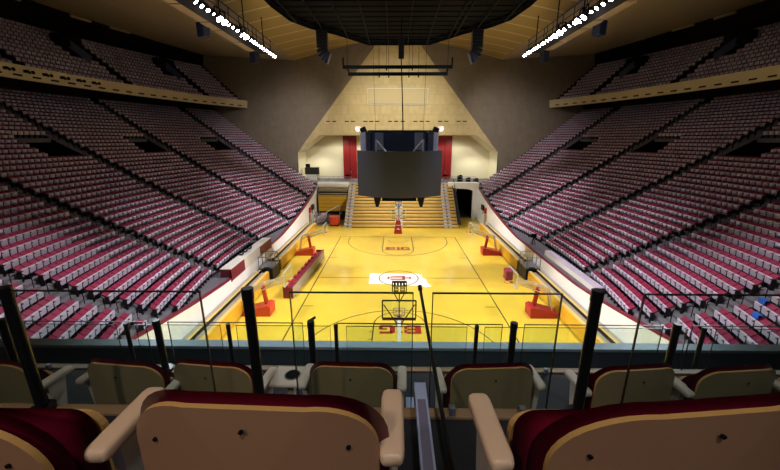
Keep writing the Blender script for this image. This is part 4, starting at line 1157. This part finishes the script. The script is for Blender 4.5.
s3_ = make_seat(M_shell, M_arm, (1, 0), .33, True, 0.03, R(-12), .17); set_seat(s3_, -1.0, .58, ZR[0], 0, 'tan-backed maroon seat at the lower left corner, mostly out of view', 'seats in the nearest row')
for t_, sx_ in ((s1_, 1.12), (s2_, 1.32), (s3_, 1.05)):
    for c_ in t_.children:
        if c_.name.startswith(('back_cushion', 'back_shell')): c_.scale = (sx_, 1, .99)
base2 = make_seat(M_shell2, M_armw, (1, 1), .30, False)
posw = ['far left', 'second from left', 'third from left, overlapping its neighbour', 'just left of the aisle', 'just right of the aisle', 'third from right, beyond a thick black post', 'second from right', 'far right']
for i, x in enumerate((-2.43, -1.63, -1.10, -.255, .585, 1.43, 2.02, 2.62)):
    r_ = base2 if i == 0 else copy_tree(base2)
    set_seat(r_, x, 1.745, ZR[1] - .005, R(-6 if x < 0 else 6) * min(1, abs(x)), 'olive-tan backed maroon seat in the second row, %s' % posw[i], 'seats in the second row')
for i, x in enumerate((-3.6, -3.0, -2.4, -1.8, -1.2, -.62, .58, 1.17, 1.77, 2.36, 2.96, 3.55)):
    r_ = copy_tree(base2)
    set_seat(r_, x, 2.93, ZR[2], 0, 'maroon seat in the third row, mostly hidden behind the second row, %s from left' % ORD[i + 1], 'seats in the third row')
# cup holder ledge between two second-row seats
t = thing('cup_holder', 'white side table with round dark cup holder between second-row seats', 'cup holder', (CAM.x - .66, Y(1.80), ZR[1]))
mb = MB(); mb.bb((-.10, -.03, .575), (.10, .15, .60)); mb.build('shelf', M_armw, t, bevel=.008)
mb = MB(); mb.cyl((.02, .06, .603), (.02, .06, .606), .042, n=20); mb.build('cup_well', M_black, t)
mb = MB(); mb.cyl((.02, .06, .598), (.02, .06, .604), .05, n=20); mb.build('cup_ring', M_steel, t)
mb = MB(); mb.bb((-.02, .06, 0), (.02, .10, .575)); mb.build('pedestal', M_armw, t)
# aisle handrail and narrow step divider
t = thing('aisle_handrail', 'thin black slanted handrail pole rising from the centre aisle of the upper seats', 'handrail', (CAM.x + .2, Y(1.0), ZR[0]))
mb = MB(); p0 = Vector((CAM.x + .224, Y(.80), 11.30)) - t.location; p1 = Vector((CAM.x + .176, Y(2.22), 11.53)) - t.location
mb.cyl(p0, p1, .010, n=12); mb.build('pole', M_blackm, t)
mb = MB(); mb.cyl(p1 - Vector((0, .02, .0)), p1 + Vector((0, .02, .003)), .0155, n=12); mb.build('end_cap', M_blackm, t)
mb = MB(); mb.cyl(p0, (p0.x, p0.y, 0), .0115, n=12); mb.build('foot_post', M_blackm, t)
for n_, (d0, d1, z, x, w_) in enumerate(((.72, 1.30, 11.49, .112, .042), (1.55, 1.88, 10.92, .10, .042))):
    t = thing('aisle_divider', ('nearer violet-grey' if n_ == 0 else 'farther pale blue') + ' narrow metal divider strip along the centre aisle steps', 'aisle divider', (CAM.x + x, Y((d0 + d1) / 2), ZR[0] if n_ == 0 else ZR[1]))
    hl = (d1 - d0) / 2; zz = z - t.location.z
    mb = MB(); mb.bb((-w_ / 2 + .004, -hl, zz - .03), (w_ / 2 - .004, hl, zz)); mb.build('strip', M_acryl if n_ == 0 else M_acrylw, t)
    mb = MB()
    for q_ in (-1, 1): mb.bb((q_ * w_ / 2 - .004, -hl, zz - .032), (q_ * w_ / 2 + .004, hl, zz + .003))
    for yy in ((-hl, -hl + .02), (hl - .10, hl)) if n_ == 0 else ((hl - .02, hl),): mb.bb((-w_ / 2, yy[0], zz - .01), (w_ / 2, yy[1], zz + .002))
    mb.build('edging', M_acrylw, t)
    mb = MB()
    for yy in (-hl + .06, hl - .06): mb.bb((-.008, yy - .008, 0), (.008, yy + .008, zz - .03))
    mb.build('leg', M_dark, t)
# blue cloths left on two right stand seats
bl_seats = sorted(near, key=lambda i: (proj(ROWS_SEATS[i][5])[0] - 751) ** 2 + (proj(ROWS_SEATS[i][5])[1] - 315) ** 2)[:1] + sorted(near, key=lambda i: (proj(ROWS_SEATS[i][5])[0] - 750) ** 2 + (proj(ROWS_SEATS[i][5])[1] - 335) ** 2)[:1]
for n_, i in enumerate(bl_seats):
    s, k, j, ii, nn, loc, ph = ROWS_SEATS[i]
    mb = MB(); rot = seat_matrix(s, ph); mb.box(rot @ Vector((.16, 0, .86)), (.16, .42, .05), 0, rot); mb.box(rot @ Vector((.07, 0, .74)), (.04, .40, .22), 0, rot)
    o = mb.build('blue_towel', M_towel, bevel=.02); o.location = loc
    tag(o, 'blue cloth hung over a seat in the lower right stand, %s one' % ('upper', 'lower')[n_], 'cloth', 'blue cloths in the right stand')
